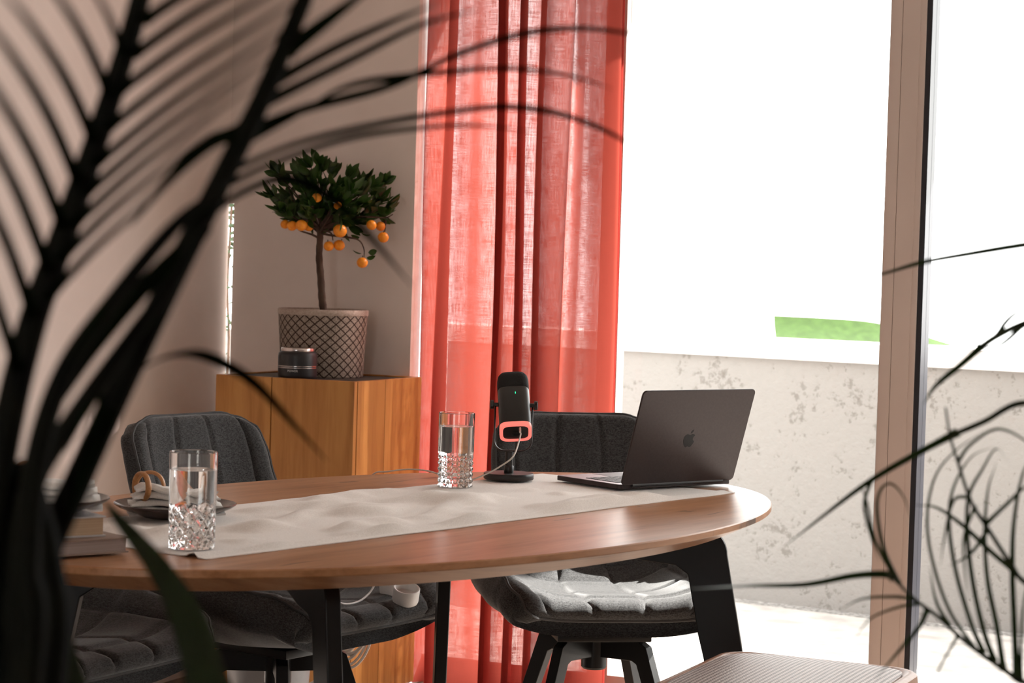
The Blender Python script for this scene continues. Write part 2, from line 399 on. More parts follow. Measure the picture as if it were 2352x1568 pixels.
# ------------------------------------------------------------------ outside
GD = radians(-34); g1 = V((cos(GD), sin(GD), 0)); g2 = V((-sin(GD), cos(GD), 0)); G0 = V((.845, 8.23, 0))
def gbox(mb, a0, a1, b0, b1, z0, z1):
    P = [G0 + g1 * a + g2 * b + V((0, 0, z)) for z in (z0, z1) for a, b in ((a0, b0), (a1, b0), (a1, b1), (a0, b1))]
    return mb.add(P, [[0, 1, 2, 3], [7, 6, 5, 4], [0, 4, 5, 1], [1, 5, 6, 2], [2, 6, 7, 3], [3, 7, 4, 0]])
struct('ground', MB().box((0, 6, -.30), (60, 60, .25)), m_ground, smooth=False)
struct('patio', MB().prism([(p.x, p.y) for p in (R(-3.2, -.16), R(5.6, -.16), G0 + g1 * 7 - g2 * .14, G0 - g1 * 5 - g2 * .14)], (0, 0, -.098), (1, 0, 0), (0, 1, 0), (0, 0, 1), .155), m_ground, smooth=False)
struct('gravel_strip', gbox(MB(), -6, 9, -.14, 0, -.175, -.03), m_gravel, smooth=False)
gw = struct('garden_wall', gbox(MB(), -6, 9, 0, .2, -.17, .885), m_stucco, smooth=False)
struct('wall_coping', gbox(MB(), -6, 9, -.015, .26, .885, .955), m_coping, smooth=False)
struct('shade_canopy', MB().rbox(-2.5, 1.9, -.46, -.15, 2.42, 2.6).rbox(1.9, 2.72, -.85, -.15, 2.42, 2.6), m_ceil, smooth=False)  # out of view, added and shaped to shade the curtain top and a chair back

bp = thing('banana_plant', 'banana plant with one broad green leaf drooping behind the white garden wall top', 'plant', at(2350, 900, 9.2) * 1)
bp.location.z = -.17
top = [(1778, 725), (1880, 730), (1990, 738), (2060, 753), (2130, 774), (2215, 802), (2300, 840)]
bot = [(1786, 800), (1890, 806), (1990, 812), (2060, 816), (2130, 821), (2215, 828), (2300, 850)]
bl = MB(); vs = []
for i, (a, b) in enumerate(zip(spline([V((x, y, 0)) for x, y in top], 5), spline([V((x, y, 0)) for x, y in bot], 5))):
    A = at(a.x, a.y, 8.9); B = at(b.x, b.y, 8.7); m_ = (A + B) / 2 + V((0, .05, 0))
    for k in range(7):
        q = k / 6; p = A * (1 - q) ** 2 + m_ * (2 * q * (1 - q)) + B * q * q
        vs.append(p - bp.location)
n_ = len(vs) // 7
bl.add(vs, [[i * 7 + k, i * 7 + k + 1, (i + 1) * 7 + k + 1, (i + 1) * 7 + k] for i in range(n_ - 1) for k in range(6)])
o = bl.build('leaf', m_banana, bp); sd = o.modifiers.new('s', 'SOLIDIFY'); sd.thickness = .003
e_ = at(2300, 845, 8.8) - bp.location
MB().tube(spline([(0, 0, 0), (.0, 0, .6), (.02, -.1, .95), e_ + V((.05, 0, .01)), e_], 6), .018, 8).build('stalk', m_banana, bp)

# added vine, notching the corner slit that stands in for a sunlit wall strip
cp = thing('added_vine', 'added leafy vine outside the corner slit that stands in for a sunlit wall strip', 'plant', R(-.762, .0, -.17))
MB().tube(spline([R(-.762 + .006 * sin(i * 2.1), .0, -.17 + i * .16) - cp.location for i in range(11)], 3), .004, 6).build('stem', m_bark, cp)
lf = MB()
for i in range(84):
    z = .66 + i * .009 + random.uniform(-.006, .006) + random.uniform(-.008, .008)
    c = R(-.7465 + random.choice((-1, 1)) * random.uniform(.007, .021), .01 + random.uniform(-.02, .02), z) - cp.location
    d = (E1 * random.choice((-1, 1)) + V((0, 0, random.uniform(-.9, .6)))).normalized()
    L = random.uniform(.010, .021) * (.75 + .5 * (z > 1.2)) * (.6 if z < .95 else 1)
    lf.tube([c - d * L * .6, c - d * L * .1, c + d * L * .5, c + d * L], [.001, L * .32, L * .25, .0006], 6, .12, side=d.cross(E2))
lf.build('leaves', m_leaf2, cp)

# ------------------------------------------------------------------ curtain
cu = MB(); NU, NZ = 320, 34; s0, s1 = -.042, .574
uv = []
for j in range(NZ + 1):
    z = FZ + .01 + 2.36 * j / NZ
    for i in range(NU + 1):
        u = i / NU
        ph = 2 * pi * (6.3 * u + .40 * sin(2 * pi * 1.6 * u + .9) + .04 * sin(z * 1.6 + u * 9))
        amp = .031 + .012 * sin(9 * u + 1) + .006 * sin(z * 1.7 + 4 * u)
        edge = min(1, min(u, 1 - u) / .04)
        t = .075 + amp * sin(ph) * edge
        s = lerp(s0 - .006 * (z < 1.1) * (1.1 - z), s1, u) + (.024 + .013 * sin(7 * u)) * cos(ph + .9) * edge + .004 * sin(z * 3 + 11 * u)
        cu.v.append(R(s, t, z)); uv.append((u * 1.4, z))
cu.f = [[j * (NU + 1) + i, j * (NU + 1) + i + 1, (j + 1) * (NU + 1) + i + 1, (j + 1) * (NU + 1) + i] for j in range(NZ) for i in range(NU)]
ct = cu.build('curtain', m_curtain, angle=180)
ul = ct.data.uv_layers.new(name='UVMap')
for lp in ct.data.loops: ul.data[lp.index].uv = uv[lp.vertex_index]
tag(ct, 'red translucent linen curtain gathered at the left end of the window', 'curtain')

# ------------------------------------------------------------------ cabinet
CH = .872
K = V((-.43, 6.0, 0))
cb = thing('oak_cabinet', 'tall oak cabinet with a dark recessed top standing in the corner by the curtain', 'cabinet', K, -TH)
# local: x along E1 (negative = left), y = E2 (away)
W, D = .452, .40
body = MB(); body.box((-W / 2, D / 2, CH / 2 + .012), (W - .036, D - .036, CH - .048))
body.build('carcass', m_dark_top, cb, False)
MB().box((-W / 2, D / 2, CH - .006), (W - .03, D - .03, .004)).build('top_panel', m_dark_top, cb, False)
def pan(name, x0, x1, y0, y1, par=cb):
    return MB().box(((x0 + x1) / 2, (y0 + y1) / 2, (CH + FZ + .03) / 2), (x1 - x0, y1 - y0, CH - FZ - .03), bev=.0012).build(name, m_oak, par, False)
pan('door', -W, -W + .183, 0, .018); pan('door', -W + .186, -.0015, 0, .018)
pan('side_panel', -.0185, 0, .0195, .178); pan('side_panel', -.0185, 0, .180, D); pan('side_panel', -W, -W + .018, .02, D)
pan('back_panel', -W + .02, -.02, D - .018, D)
MB().box((-W / 2, D / 2, .01), (W - .05, D - .05, .02 - FZ * 2)).build('plinth', m_dark_top, cb, False)

# ------------------------------------------------------------------ citrus tree in basket
PT = V((-.551, 6.33, CH - .004))
tr = thing('citrus_tree', 'small orange tree full of fruit in a diamond-patterned basket on the cabinet', 'potted tree', PT)
bk = MB(); nb = 72; prof = [(.118, 0), (.1205, .004), (.1215, .05), (.124, .10), (.127, .15), (.1285, .180)]
def ell(q, z): return 1 + .012 * cos(2 * q) * (z / .19)
bk.lathe(prof, nb, rfun=ell)
bo = bk.build('basket', m_basket, tr, angle=60)
ul = bo.data.uv_layers.new(name='UVMap')
for p in bo.data.polygons:
    for li in p.loop_indices:
        c = bo.data.vertices[bo.data.loops[li].vertex_index].co; a = math.atan2(c.y, c.x) / (2 * pi)
        ca = math.atan2(p.center.y, p.center.x) / (2 * pi)
        if a - ca > .5: a -= 1
        if ca - a > .5: a += 1
        ul.data[li].uv = (a, c.z / .18)
MB().lathe([(.1295, .1785), (.1305, .181), (.1305, .193), (.1275, .1955), (.124, .193), (.123, .1785)], nb, closed=True, rfun=ell).build('rim', m_basketrim, tr, angle=60)
MB().lathe([(.10, .180), (.122, .182), (.11, .187), (.05, .192), (.005, .193)], 40).build('soil', m_soil, tr)
def TP(px, py, dy=0.0):
    dy = min(dy, .05); return at(px, py, 6.33 + dy) - PT
trunk = spline([V((0.002, 0, .185)), TP(740, 690), TP(737, 640), TP(733, 590), TP(735, 545), TP(733, 515)], 6)
MB().tube(trunk, [lerp(.0115, .0088, i / (len(trunk) - 1)) * (1 + .07 * sin(i * 1.9)) for i in range(len(trunk))], 12).build('trunk', m_bark, tr)
br = MB(); fol = MB()
tips = []
top_ = TP(734, 520)
clusters = [(640, 400, -.03), (660, 425, .06), (630, 450, .0), (690, 395, .05), (715, 385, -.05), (735, 380, .02), (700, 440, -.09), (760, 400, .08), (770, 430, -.08),
            (800, 410, .0), (830, 420, .06), (850, 430, -.04), (880, 420, .02), (870, 460, .08), (885, 475, -.02), (820, 470, -.07), (790, 450, .10), (650, 480, -.06),
            (690, 490, .07), (720, 470, -.10), (750, 480, .05), (740, 430, .0), (840, 490, .03), (665, 455, .1), (780, 490, -.09), (870, 490, .05), (700, 415, .1), (805, 440, -.1)]
for cx, cy, dd in clusters:
    e = TP(cx, cy, dd); mid = (top_ + e) / 2 + V((random.uniform(-.02, .02), random.uniform(-.02, .02), -.012))
    P = spline([top_ - V((0, 0, random.uniform(0, .02))), mid, e], 5)
    br.tube(P, [lerp(.0042, .0012, i / (len(P) - 1)) for i in range(len(P))], 6); tips.append((P, e))
for pts in ([(735, 548, 0), (715, 538, -.03), (690, 530, -.05), (680, 522, -.05)], [(736, 535, 0), (760, 540, -.04), (800, 545, -.06), (825, 552, -.07), (836, 572, -.07), (836, 592, -.07)],
            [(740, 528, 0), (760, 535, -.05), (765, 552, -.06)], [(800, 500, .0), (850, 498, -.02), (885, 500, -.02), (903, 492, -.02)], [(885, 505, -.02), (884, 535, -.02)]):
    P = spline([TP(*p) for p in pts], 5); br.tube(P, [lerp(.004, .0013, i / (len(P) - 1)) for i in range(len(P))], 6)
br.build('branches', m_bark, tr)
def leaf(mb, c, d, L, w, n=7):
    d = d.normalized(); sd = d.cross(V((random.uniform(-1, 1), random.uniform(-1, 1), random.uniform(.2, 1)))).normalized(); nn = d.cross(sd)
    vs = []
    for i in range(n):
        q = i / (n - 1); ww = w * sin(pi * min(1, q * .93 + .05)) ** .75 if 0 < q < 1 else w * .05
        p = c + d * (L * q) + nn * (-.18 * L * q * q)
        vs += [p - sd * ww + nn * ww * .28, p, p + sd * ww + nn * ww * .28]
        vs += [p - sd * ww + nn * (ww * .28 - .0006), p - nn * .0006, p + sd * ww + nn * (ww * .28 - .0006)]
    fs = []
    for i in range(n - 1):
        a = i * 6; b = a + 6
        fs += [[a, a + 1, b + 1, b], [a + 1, a + 2, b + 2, b + 1], [a + 3, b + 3, b + 4, a + 4], [a + 4, b + 4, b + 5, a + 5], [a, b, b + 3, a + 3], [a + 2, a + 5, b + 5, b + 2]]
    fs += [[0, 3, 4, 1], [1, 4, 5, 2]]; e = (n - 1) * 6; fs += [[e, e + 1, e + 4, e + 3], [e + 1, e + 2, e + 5, e + 4]]
    mb.add(vs, fs)
cen = TP(745, 470)
for P, e in tips:
    for k in range(18):
        i = random.randrange(int(len(P) * .45), len(P)); c = P[i] if k > 5 else e
        out_ = (e - cen).normalized()
        d = V((random.gauss(0, .7), random.gauss(0, .7), random.gauss(.35, .5))) + out_ * .9
        if (d.normalized() * .06 + c + PT - O).dot(-E2) < .14: d = d - E2 * 2.2
        if (d.normalized() * .06 + c + PT - O).dot(-E2) < .13: continue
        leaf(fol, c, d, random.uniform(.034, .060), random.uniform(.0085, .0125))
for px, py, dx in ((826, 545, -1), (850, 540, -1), (846, 580, .6), (830, 582, -.6), (842, 592, 1)):
    leaf(fol, TP(px, py, -.06), V((dx, 0, .1)), .026, .010)
fol.build('foliage', m_citrus, tr, angle=50)
fruits = [(728, 453.6, 11.5, -.11), (775.7, 472, 9, -.11), (654.6, 515, 10.7, -.05), (670.7, 518.6, 12, -.07), (692, 517.5, 13.5, -.09), (709, 520, 11.5, -.05), (781, 530, 16, -.08), (755, 565, 12, -.06),
          (779, 563, 13, -.05), (853, 517, 12, -.06), (874, 519.6, 11.5, -.02), (880, 545, 13, -.04), (832, 603, 13, -.07)]
for k, (px, py, rp, dd) in enumerate(fruits):
    r = rp * (6.33 + dd) / FPX; f = MB(); n = 9
    f.lathe([(r * sin(pi * i / n) * (1 + .02 * sin(3 * i)) + 1e-4, -r * .95 * cos(pi * i / n) - (.06 * r if i == n else 0)) for i in range(n + 1)], 20)
    fo = f.build('orange', m_orange, tr, angle=80); fo.location = TP(px, py, dd); fo.rotation_euler = (random.uniform(-.4, .4), random.uniform(-.4, .4), 0)
    MB().tube([(0, 0, r * .85), (.001, 0, r * 1.25)], .0012, 6).build('stalk', m_bark, fo)

# ------------------------------------------------------------------ black jar
JR = V((-.604, 6.15, CH - .004))
jr = thing('storage_jar', 'black lidded jar with silver bands in front of the basket on the cabinet', 'jar', JR)
MB().lathe([(.050, 0), (.0545, .004), (.0555, .012), (.0555, .064), (.054, .073), (.049, .078), (.047, .0785)], 56).build('body', m_jar, jr, angle=50)
MB().lathe([(.045, .0785), (.0472, .0787), (.0476, .080), (.0476, .0865), (.046, .0882), (.010, .0885)], 56).build('lid', m_steel, jr, angle=50)
for z in (.0325, .0372):
    MB().lathe([(.0554, z - .0007), (.0561, z - .0007), (.0561, z + .0007), (.0554, z + .0007)], 56, closed=True).build('band', m_steel, jr)
tc_ = bpy.data.curves.new('lettering', 'FONT'); tc_.body = 'POWER'; tc_.size = .0082; tc_.extrude = .0002; tc_.space_character = 1.1; tc_.align_x = 'CENTER'
to = bpy.data.objects.new('lettering', tc_); C.objects.link(to); bpy.context.view_layer.update()
me = bpy.data.meshes.new_from_object(to.evaluated_get(bpy.context.evaluated_depsgraph_get())); bpy.data.objects.remove(to)
for v in me.vertices:
    a = -pi / 2 - .16 + v.co.x / .0557; rr = .0557 + v.co.z; v.co = V((rr * cos(a), rr * sin(a), .0215 + v.co.y))
me.materials.clear(); me.materials.append(m_print)
lo = bpy.data.objects.new('lettering', me); C.objects.link(lo); lo.parent = jr; lo['label'] = 'small pale lettering'

# ------------------------------------------------------------------ dining table
TA = math.atan2(.813, .582); TC = V((-.18, 4.0, 0)); TZ = .75
ta = V((cos(TA), sin(TA), 0)); tb = V((sin(TA), -cos(TA), 0))     # tb points to the near-right side
tbl = thing('dining_table', 'oval wooden dining table with chamfered edge on black angled plate legs', 'table', TC, TA)
tp = MB(); A_, B_ = .955, .545; nT = 128
rings = [(0, TZ), (.0, TZ - .0), (.0015, TZ), (0, TZ - .0015), (0, TZ - .0115), (.0015, TZ - .013), (.055, TZ - .040), (.2, TZ - .040)]
prof = [(.45, TZ), (.2, TZ), (.002, TZ), (0, TZ - .002), (0, TZ - .0115), (.0015, TZ - .013), (.060, TZ - .040), (.45, TZ - .040)]
vs = []
for ins, z in prof:
    for k in range(nT):
        q = 2 * pi * k / nT; vs.append(((A_ - ins) * cos(q), (B_ - ins) * sin(q), z))
fs = [[i * nT + k, i * nT + (k + 1) % nT, (i + 1) * nT + (k + 1) % nT, (i + 1) * nT + k] for i in range(len(prof) - 1) for k in range(nT)]
fs += [list(range(nT)), [(len(prof) - 1) * nT + k for k in range(nT)][::-1]]
tp.add(vs, fs).build('tabletop', m_table, tbl, angle=18)
Rz = Matrix.Rotation(-TA, 3, 'Z')
def tl(p): return Rz @ (V(p) - TC)                                 # world -> table local
for hub, foot in (((.024, 4.285), (.432, 4.230)), ((-.100, 4.25), (-.132, 4.615)), ((-.384, 3.715), (-.270, 3.424)), ((-.384, 3.715), (-.805, 3.750))):
    h_ = V((hub[0], hub[1], 0)); f_ = V((foot[0], foot[1], 0)); L = (f_ - h_).length; d = (f_ - h_).normalized(); zt = TZ - .0405
    arc = [(L - .055 + .055 * sin(a), zt - .055 + .055 * cos(a)) for a in [k * pi / 2 / 8 for k in range(9)]]
    poly = [(-.02, zt)] + arc + [(L + .135, FZ), (L + .09, FZ), (L - .052, .50), (L - .075, .615), (L - .10, .632), (L - .16, .638), (-.02, .672)]
    dl = Rz @ d
    MB().prism(poly, tl(h_) , dl, V((0, 0, 1)), dl.cross(V((0, 0, 1))), .026).build('leg', m_black, tbl, True, 30, bevel=.002)

# ------------------------------------------------------------------ table runner
def wr_noise(a, b):
    p = V((a * 3.2, b * 7, 0))
    return noise.noise(p) * .5 + noise.noise(p * 2.1 + V((5, 3, 0))) * .25
c00 = V((-.452, 3.274, 0)); c10 = V((.470, 4.487, 0)); c01 = V((-.830, 3.56, 0)); c11 = V((.075, 4.775, 0))
rn = MB(); NX, NY = 150, 56; vs = []
laptop_c = V((.27, 4.62))
def runner_z(p, a, b):
    h = .0022 + max(0, wr_noise(a * 2.4, b * .7) + .08) * .042
    flat = 1.0
    for q, rad in ((V((-.494, 3.404)), .075), (V((-.108, 4.458)), .13), (V((.001, 4.533)), .09), (laptop_c, .27), (V((-.575, 3.775)), .14), (V((-.68, 3.33)), .17)):
        dist = (V((p.x, p.y)) - q).length
        flat = min(flat, max(0, min(1, (dist - rad) / .07)))
    return TZ + .0016 + h * flat 
for i in range(NX + 1):
    for j in range(NY + 1):
        a, b = i / NX, j / NY
        p = c00.lerp(c10, a).lerp(c01.lerp(c11, a), b)
        wob = .004 * noise.noise(V((a * 9, b * 3, 2)))
        p = p + V((wob, -wob, 0))
        q = tl(p); rr = sqrt((q.x / A_) ** 2 + (q.y / B_) ** 2)
        z = TZ + .0016 + (runner_z(p, a, b) - TZ - .0016) * (.25 + .75 * min(1, (1 - b) * 7))
        if j <= 1: z = TZ + .0019                       # flat hem along the near edge
        elif j == 2: z = TZ + .0024
        elif j <= 4: z += .0022
        if rr > .985:                                   # hangs over the rounded end of the table
            q2 = V((q.x, q.y, 0)) / rr * 1.004; over = (rr - .985) * .8
            p = TC + Matrix.Rotation(TA, 3, 'Z') @ q2; z = TZ + .003 - over * .9
        vs.append(V((p.x, p.y, z)))
rn.add(vs, [[i * (NY + 1) + j, (i + 1) * (NY + 1) + j, (i + 1) * (NY + 1) + j + 1, i * (NY + 1) + j + 1] for i in range(NX) for j in range(NY)])
ro = rn.build('table_runner', m_linen, angle=180); sd = ro.modifiers.new('s', 'SOLIDIFY'); sd.thickness = .0014; sd.offset = -1
tag(ro, 'cream linen table runner with wrinkles along the oval table', 'table runner')
RT = TZ + .0042                                               # level of things standing on the runner

# ------------------------------------------------------------------ drinking glasses
def tumbler(loc, label, kind):
    g = thing('drinking_glass', label, 'glass', loc, 0, 'cut glasses of water')
    Ro, Hh = .0372, .149; n = 120; nz = 74
    vs = []
    for i in range(nz + 1):
        z = Hh * i / nz
        for k in range(n):
            q = 2 * pi * k / n; r = Ro - .0012 * (1 - z / Hh)
            env = max(0, min(1, (.068 - z) / .010)) * max(0, min(1, (z - .001) / .004))
            if kind == 'diamond':
                u1 = (q * 12 / (2 * pi) + z / .023) % 1; u2 = (q * 12 / (2 * pi) - z / .023) % 1
                dep = max(0, 1 - abs(u1 - .5) / .22, 1 - abs(u2 - .5) / .22)
                r -= .0030 * env * dep
            else:
                u1 = (z / .0118) % 1; u2 = (q * 16 / (2 * pi)) % 1
                r -= .0026 * env * max(1 - abs(u1 - .5) / .35, (1 - abs(u2 - .5) / .30), 0)
            vs.append((r * cos(q), r * sin(q), z))
    b = MB()
    b.add(vs, [[i * n + k, i * n + (k + 1) % n, (i + 1) * n + (k + 1) % n, (i + 1) * n + k] for i in range(nz) for k in range(n)] + [list(range(n))[::-1]])
    top0 = nz * n
    Ri = Ro - .0030
    inner = [(Ro - .0008, Hh + .0007), (Ri + .0008, Hh + .0007), (Ri, Hh - .0005), (Ri - .0003, .09), (Ri - .0022, .03), (Ri - .004, .018), (Ri - .010, .0145), (.008, .014)]
    base = len(b.v); vv = []
    for r, z in inner:
        for k in range(n): q = 2 * pi * k / n; vv.append((r * cos(q), r * sin(q), z))
    b.v += [V(p) for p in vv]
    prev = top0
    for i in range(len(inner)):
        cur = base + i * n
        b.f += [[prev + k, prev + (k + 1) % n, cur + (k + 1) % n, cur + k] for k in range(n)]; prev = cur
    b.f += [[prev + k for k in range(n)]]
    b.build('tumbler', m_glass, g, angle=22)
    e = .00025; lvl = .1215
    wp = [(.004, .0139), (.010, .0139), (Ri - .010 + e, .0144), (Ri - .004 + e, .0178), (Ri - .0022 + e, .03), (Ri - .0003 + e, .09), (Ri - .0001 + e, lvl + .0006), (Ri - .002, lvl), (.005, lvl)]
    MB().lathe(wp, n).build('water', m_water, g, angle=50)
    return g
g1p = onz(440, 1256, RT); g2p = onz(1045, 1115, RT)
tumbler(g1p, 'near glass of water with a cut diamond pattern, in front of the napkin plate', 'diamond')
tumbler(g2p, 'far glass of water with stacked ring pattern, just left of the microphone', 'rings')

# ------------------------------------------------------------------ plates, napkins, rings
def plate(loc, label, rz=0):
    p = MB(); n = 72
    prof = [(.02, .0), (.055, .0), (.058, .002), (.075, .0075), (.098, .0165), (.1055, .0215), (.1065, .0232), (.1052, .0240), (.096, .0195), (.074, .0105), (.055, .0065), (.01, .006)]
    p.lathe(prof, n, rfun=lambda q, z: 1 + .012 * sin(3 * q) * (z / .024))
    o = p.build('plate', m_plate, angle=45); o.location = loc; o.rotation_euler = (0, 0, rz); return tag(o, label, 'plate', 'brown plates')
def napkin(loc, rz, label, L=.165, Wd=.085):
    b = MB(); nx, ny = 36, 22; layers = 4
    vs = []; fs = []
    for l in range(layers):
        base = len(vs)
        for side in (0, 1):
            for i in range(nx + 1):
                for j in range(ny + 1):
                    x = (i / nx - .5) * L * (1 - .05 * l); y = (j / ny - .5) * Wd * (1 - .07 * l)
                    pinch = math.exp(-((x + .045) / .026) ** 2)
                    y *= 1 - .50 * pinch
                    e = min(1, min(i, nx - i) / 3) * min(1, min(j, ny - j) / 3)
                    z = .0105 * l + (.0095 * side) * (.35 + .65 * e) + .0045 * noise.noise(V((x * 28 + l * 3, y * 40, l))) + pinch * .010 * (1 - abs(y) / Wd) * (l + 1) / layers
                    z += .010 * max(0, abs(x) / L - .3) * l
                    vs.append(V((x, y, z)))
        m = (nx + 1) * (ny + 1)
        for s_ in (0, 1):
            for i in range(nx):
                for j in range(ny):
                    a = base + s_ * m + i * (ny + 1) + j; fs.append([a, a + ny + 1, a + ny + 2, a + 1])
        per = [i * (ny + 1) for i in range(nx + 1)] + [nx * (ny + 1) + j for j in range(1, ny + 1)] + [i * (ny + 1) + ny for i in range(nx - 1, -1, -1)] + [j for j in range(ny - 1, 0, -1)]
        for k in range(len(per)):
            a, c = per[k], per[(k + 1) % len(per)]; fs.append([base + a, base + c, base + m + c, base + m + a])
    b.add(vs, fs); o = b.build('napkin', m_napkin, angle=60); o.location = loc; o.rotation_euler = (0, 0, rz); return tag(o, label, 'napkin', 'white napkins')
def napkin_ring(loc, rz, label, r=.024):
    t = thing('napkin_ring', label, 'napkin ring', loc, rz, 'wooden napkin rings')
    for k, (a, dx) in enumerate(((.35, -.010), (-.45, .012))):
        P = [V((dx + sin(a) * r * cos(2 * pi * i / 40), r * cos(a) * cos(2 * pi * i / 40), r * 1.0 * sin(2 * pi * i / 40))) for i in range(41)]
        mb = MB(); n = 10; pts = P[:-1]; vs = []
        for i in range(40):
            T = (pts[(i + 1) % 40] - pts[i - 1]).normalized(); c_ = (pts[i] - V((dx, 0, 0))).normalized(); b_ = T.cross(c_)
            for j in range(n): q = 2 * pi * j / n; vs.append(pts[i] + c_ * (.0034 * cos(q)) + b_ * (.0055 * sin(q)))
        mb.add(vs, [[i * n + j, i * n + (j + 1) % n, ((i + 1) % 40) * n + (j + 1) % n, ((i + 1) % 40) * n + j] for i in range(40) for j in range(n)])
        mb.build('ring', m_ringwood, t, angle=80)
    return t
PL = V((-.578, 3.775, RT))
plate(PL, 'dark brown plate lying on the runner behind the near glass')
napkin(PL + V((.0, 0, .0075)), .28, 'folded white napkin on the plate behind the near glass')
napkin_ring(PL + V((-.050, -.012, .052)), .28 + .75, 'pair of linked wooden rings around the napkin behind the near glass')
# books
def book(loc, rz, L, Wd, th, cov, pg, label):
    t = thing('book', label, 'book', loc, rz, 'stacked books')     # local: corner at origin, x = -L..0, y = 0..Wd
    MB().box((-L / 2, Wd / 2, .0012), (L, Wd, .0024), bev=.0005).build('cover', cov, t)
    MB().box((-L / 2, Wd / 2, th - .0012), (L, Wd, .0024), bev=.0005).build('cover', cov, t)
    MB().box((-L + .0012, Wd / 2, th / 2), (.0024, Wd, th - .005)).build('spine', cov, t)
    MB().box((-L / 2 + .001, Wd / 2, th / 2), (L - .008, Wd - .008, th - .0048)).build('pages', pg, t, False); return t
B1 = onz(300, 1268, RT); b_ang = math.atan2(.64, .77)
B1.x -= .003
book(V((B1.x, B1.y, RT)), b_ang, .135, .195, .0235, m_cover2, m_page2, 'brown book with grey page edges, bottom of the two stacked at the near table end')
B2 = onz(243, 1231, RT + .0237)
book(V((B2.x, B2.y, RT + .0237)), b_ang - .08, .125, .18, .031, m_cover, m_page, 'pale book with tan page edges, top of the two stacked at the near table end')
PL2 = onz(228, 1160, RT + .0550 + .021) + V((-.104, .07, 0)); PL2.z = RT + .0550
plate(PL2, 'dark brown plate resting on top of the two stacked books', 1.0)
napkin(PL2 + V((0.012, 0, .0075)), .2, 'folded white napkin on the plate above the books')
napkin_ring(PL2 + V((-.032, -.012, .052)), .5, 'pair of linked wooden rings around the napkin above the books')

# ------------------------------------------------------------------ microphone
MP = onz(1168, 1101, RT); MP.z = RT
mc = thing('microphone', 'black desk microphone on a round base with a pink lit ring, between glass and laptop', 'microphone', MP, .03)
MB().lathe([(.046, 0), (.0515, .0012), (.053, .003), (.053, .0125), (.052, .0145), (.02, .0150)], 64).build('base', m_micbody, mc, angle=40)
MB().lathe([(.0098, .0150), (.0102, .017), (.0102, .028), (.0092, .0295), (.0085, .030), (.0085, .060), (.007, .061)], 32).build('stem', m_micbody, mc, angle=40)
pv = V((.007, 0, .158)); yw = .0395
P = [V((pv.x - yw, 0, pv.z)), V((pv.x - yw, 0, .09))] + [V((pv.x - yw + .022 - .022 * cos(a), 0, .083 - .022 * sin(a))) for a in [k * pi / 2 / 7 for k in range(8)]] + \
    [V((pv.x + yw - .022 + .022 * sin(a), 0, .083 - .022 * cos(a))) for a in [k * pi / 2 / 7 for k in range(8)]] + [V((pv.x + yw, 0, .09)), V((pv.x + yw, 0, pv.z))]
MB().tube(P, .0042, 8, .45, side=(0, 1, 0)).build('yoke', m_micbody, mc, angle=60)
for s_ in (-1, 1):
    rot = Matrix.Rotation(pi / 2 * s_, 3, 'Y')
    MB().lathe([(.008, 0), (.0095, .001), (.0095, .007), (.007, .0075), (.005, .0078)], 24, c=(pv.x + s_ * (yw + .003), 0, pv.z), rot=rot).build('knob', m_micbody, mc, angle=40)
    MB().lathe([(.0045, -.012), (.0045, .004)], 12, c=(pv.x + s_ * yw, 0, pv.z), rot=rot).build('pivot', m_micbody, mc)
# body: axis tilted, lower end towards the camera
al = radians(40)
tilt = Matrix.Rotation(-al, 3, 'X') @ Matrix.Rotation(radians(0), 3, 'Z')
lean = Matrix.Rotation(radians(-4), 3, 'Y')
bt = lean @ tilt
def srect(w, d, z, n=48, e=4.2):
    out = []
    for k in range(n):
        q = 2 * pi * k / n; c, s_ = cos(q), sin(q)
        out.append(V((w * abs(c) ** (2 / e) * (1 if c >= 0 else -1), d * abs(s_) ** (2 / e) * (1 if s_ >= 0 else -1), z)))
    return out
def loft(secs, name, mat, par, cap=True, closed=False):
    mb = MB(); n = len(secs[0]); vs = [bt @ p + pv for s_ in secs for p in s_]; m = len(secs)
    fs = [[i * n + k, i * n + (k + 1) % n, ((i + 1) % m) * n + (k + 1) % n, ((i + 1) % m) * n + k] for i in range(m if closed else m - 1) for k in range(n)]
    if cap and not closed: fs += [list(range(n))[::-1], [(m - 1) * n + k for k in range(n)]]
    return mb.add(vs, fs).build(name, mat, par, angle=50)
hw, hd = .0335, .0305
loft([srect(hw * .98, hd * .98, -.066), srect(hw, hd, -.064), srect(hw, hd, .026), srect(hw * .97, hd * .97, .028)], 'body', m_micbody, mc)
loft([srect(hw * .97, hd * .97, .028), srect(hw * 1.0, hd * 1.0, .030), srect(hw * 1.0, hd * 1.0, .052), srect(hw * .95, hd * .95, .062), srect(hw * .80, hd * .8, .070), srect(hw * .55, hd * .55, .0735), srect(hw * .2, hd * .2, .0745)], 'windscreen', m_foam, mc)
rg = loft([srect(hw * 1.0, hd * 1.0, -.064), srect(hw * 1.01, hd * 1.01, -.066), srect(hw * 1.0, hd * 1.0, -.0715), srect(hw * .97, hd * .97, -.073), srect(hw * .80, hd * .78, -.0725), srect(hw * .79, hd * .77, -.064)], 'light_ring', m_ringlight, mc, closed=True)
rg['label'] = 'pink glowing ring'
loft([srect(hw * .80, hd * .78, -.0705), srect(hw * .80, hd * .78, -.066)], 'back_plate', m_micbody, mc)
so = MB(); so.lathe([(.0075, 0), (.0085, -.0012), (.0085, -.002), (.006, -.002), (.0058, .001)], 28, c=bt @ V((.001, .003, -.0705)) + pv, rot=bt); so.build('socket', m_foam, mc, angle=40)
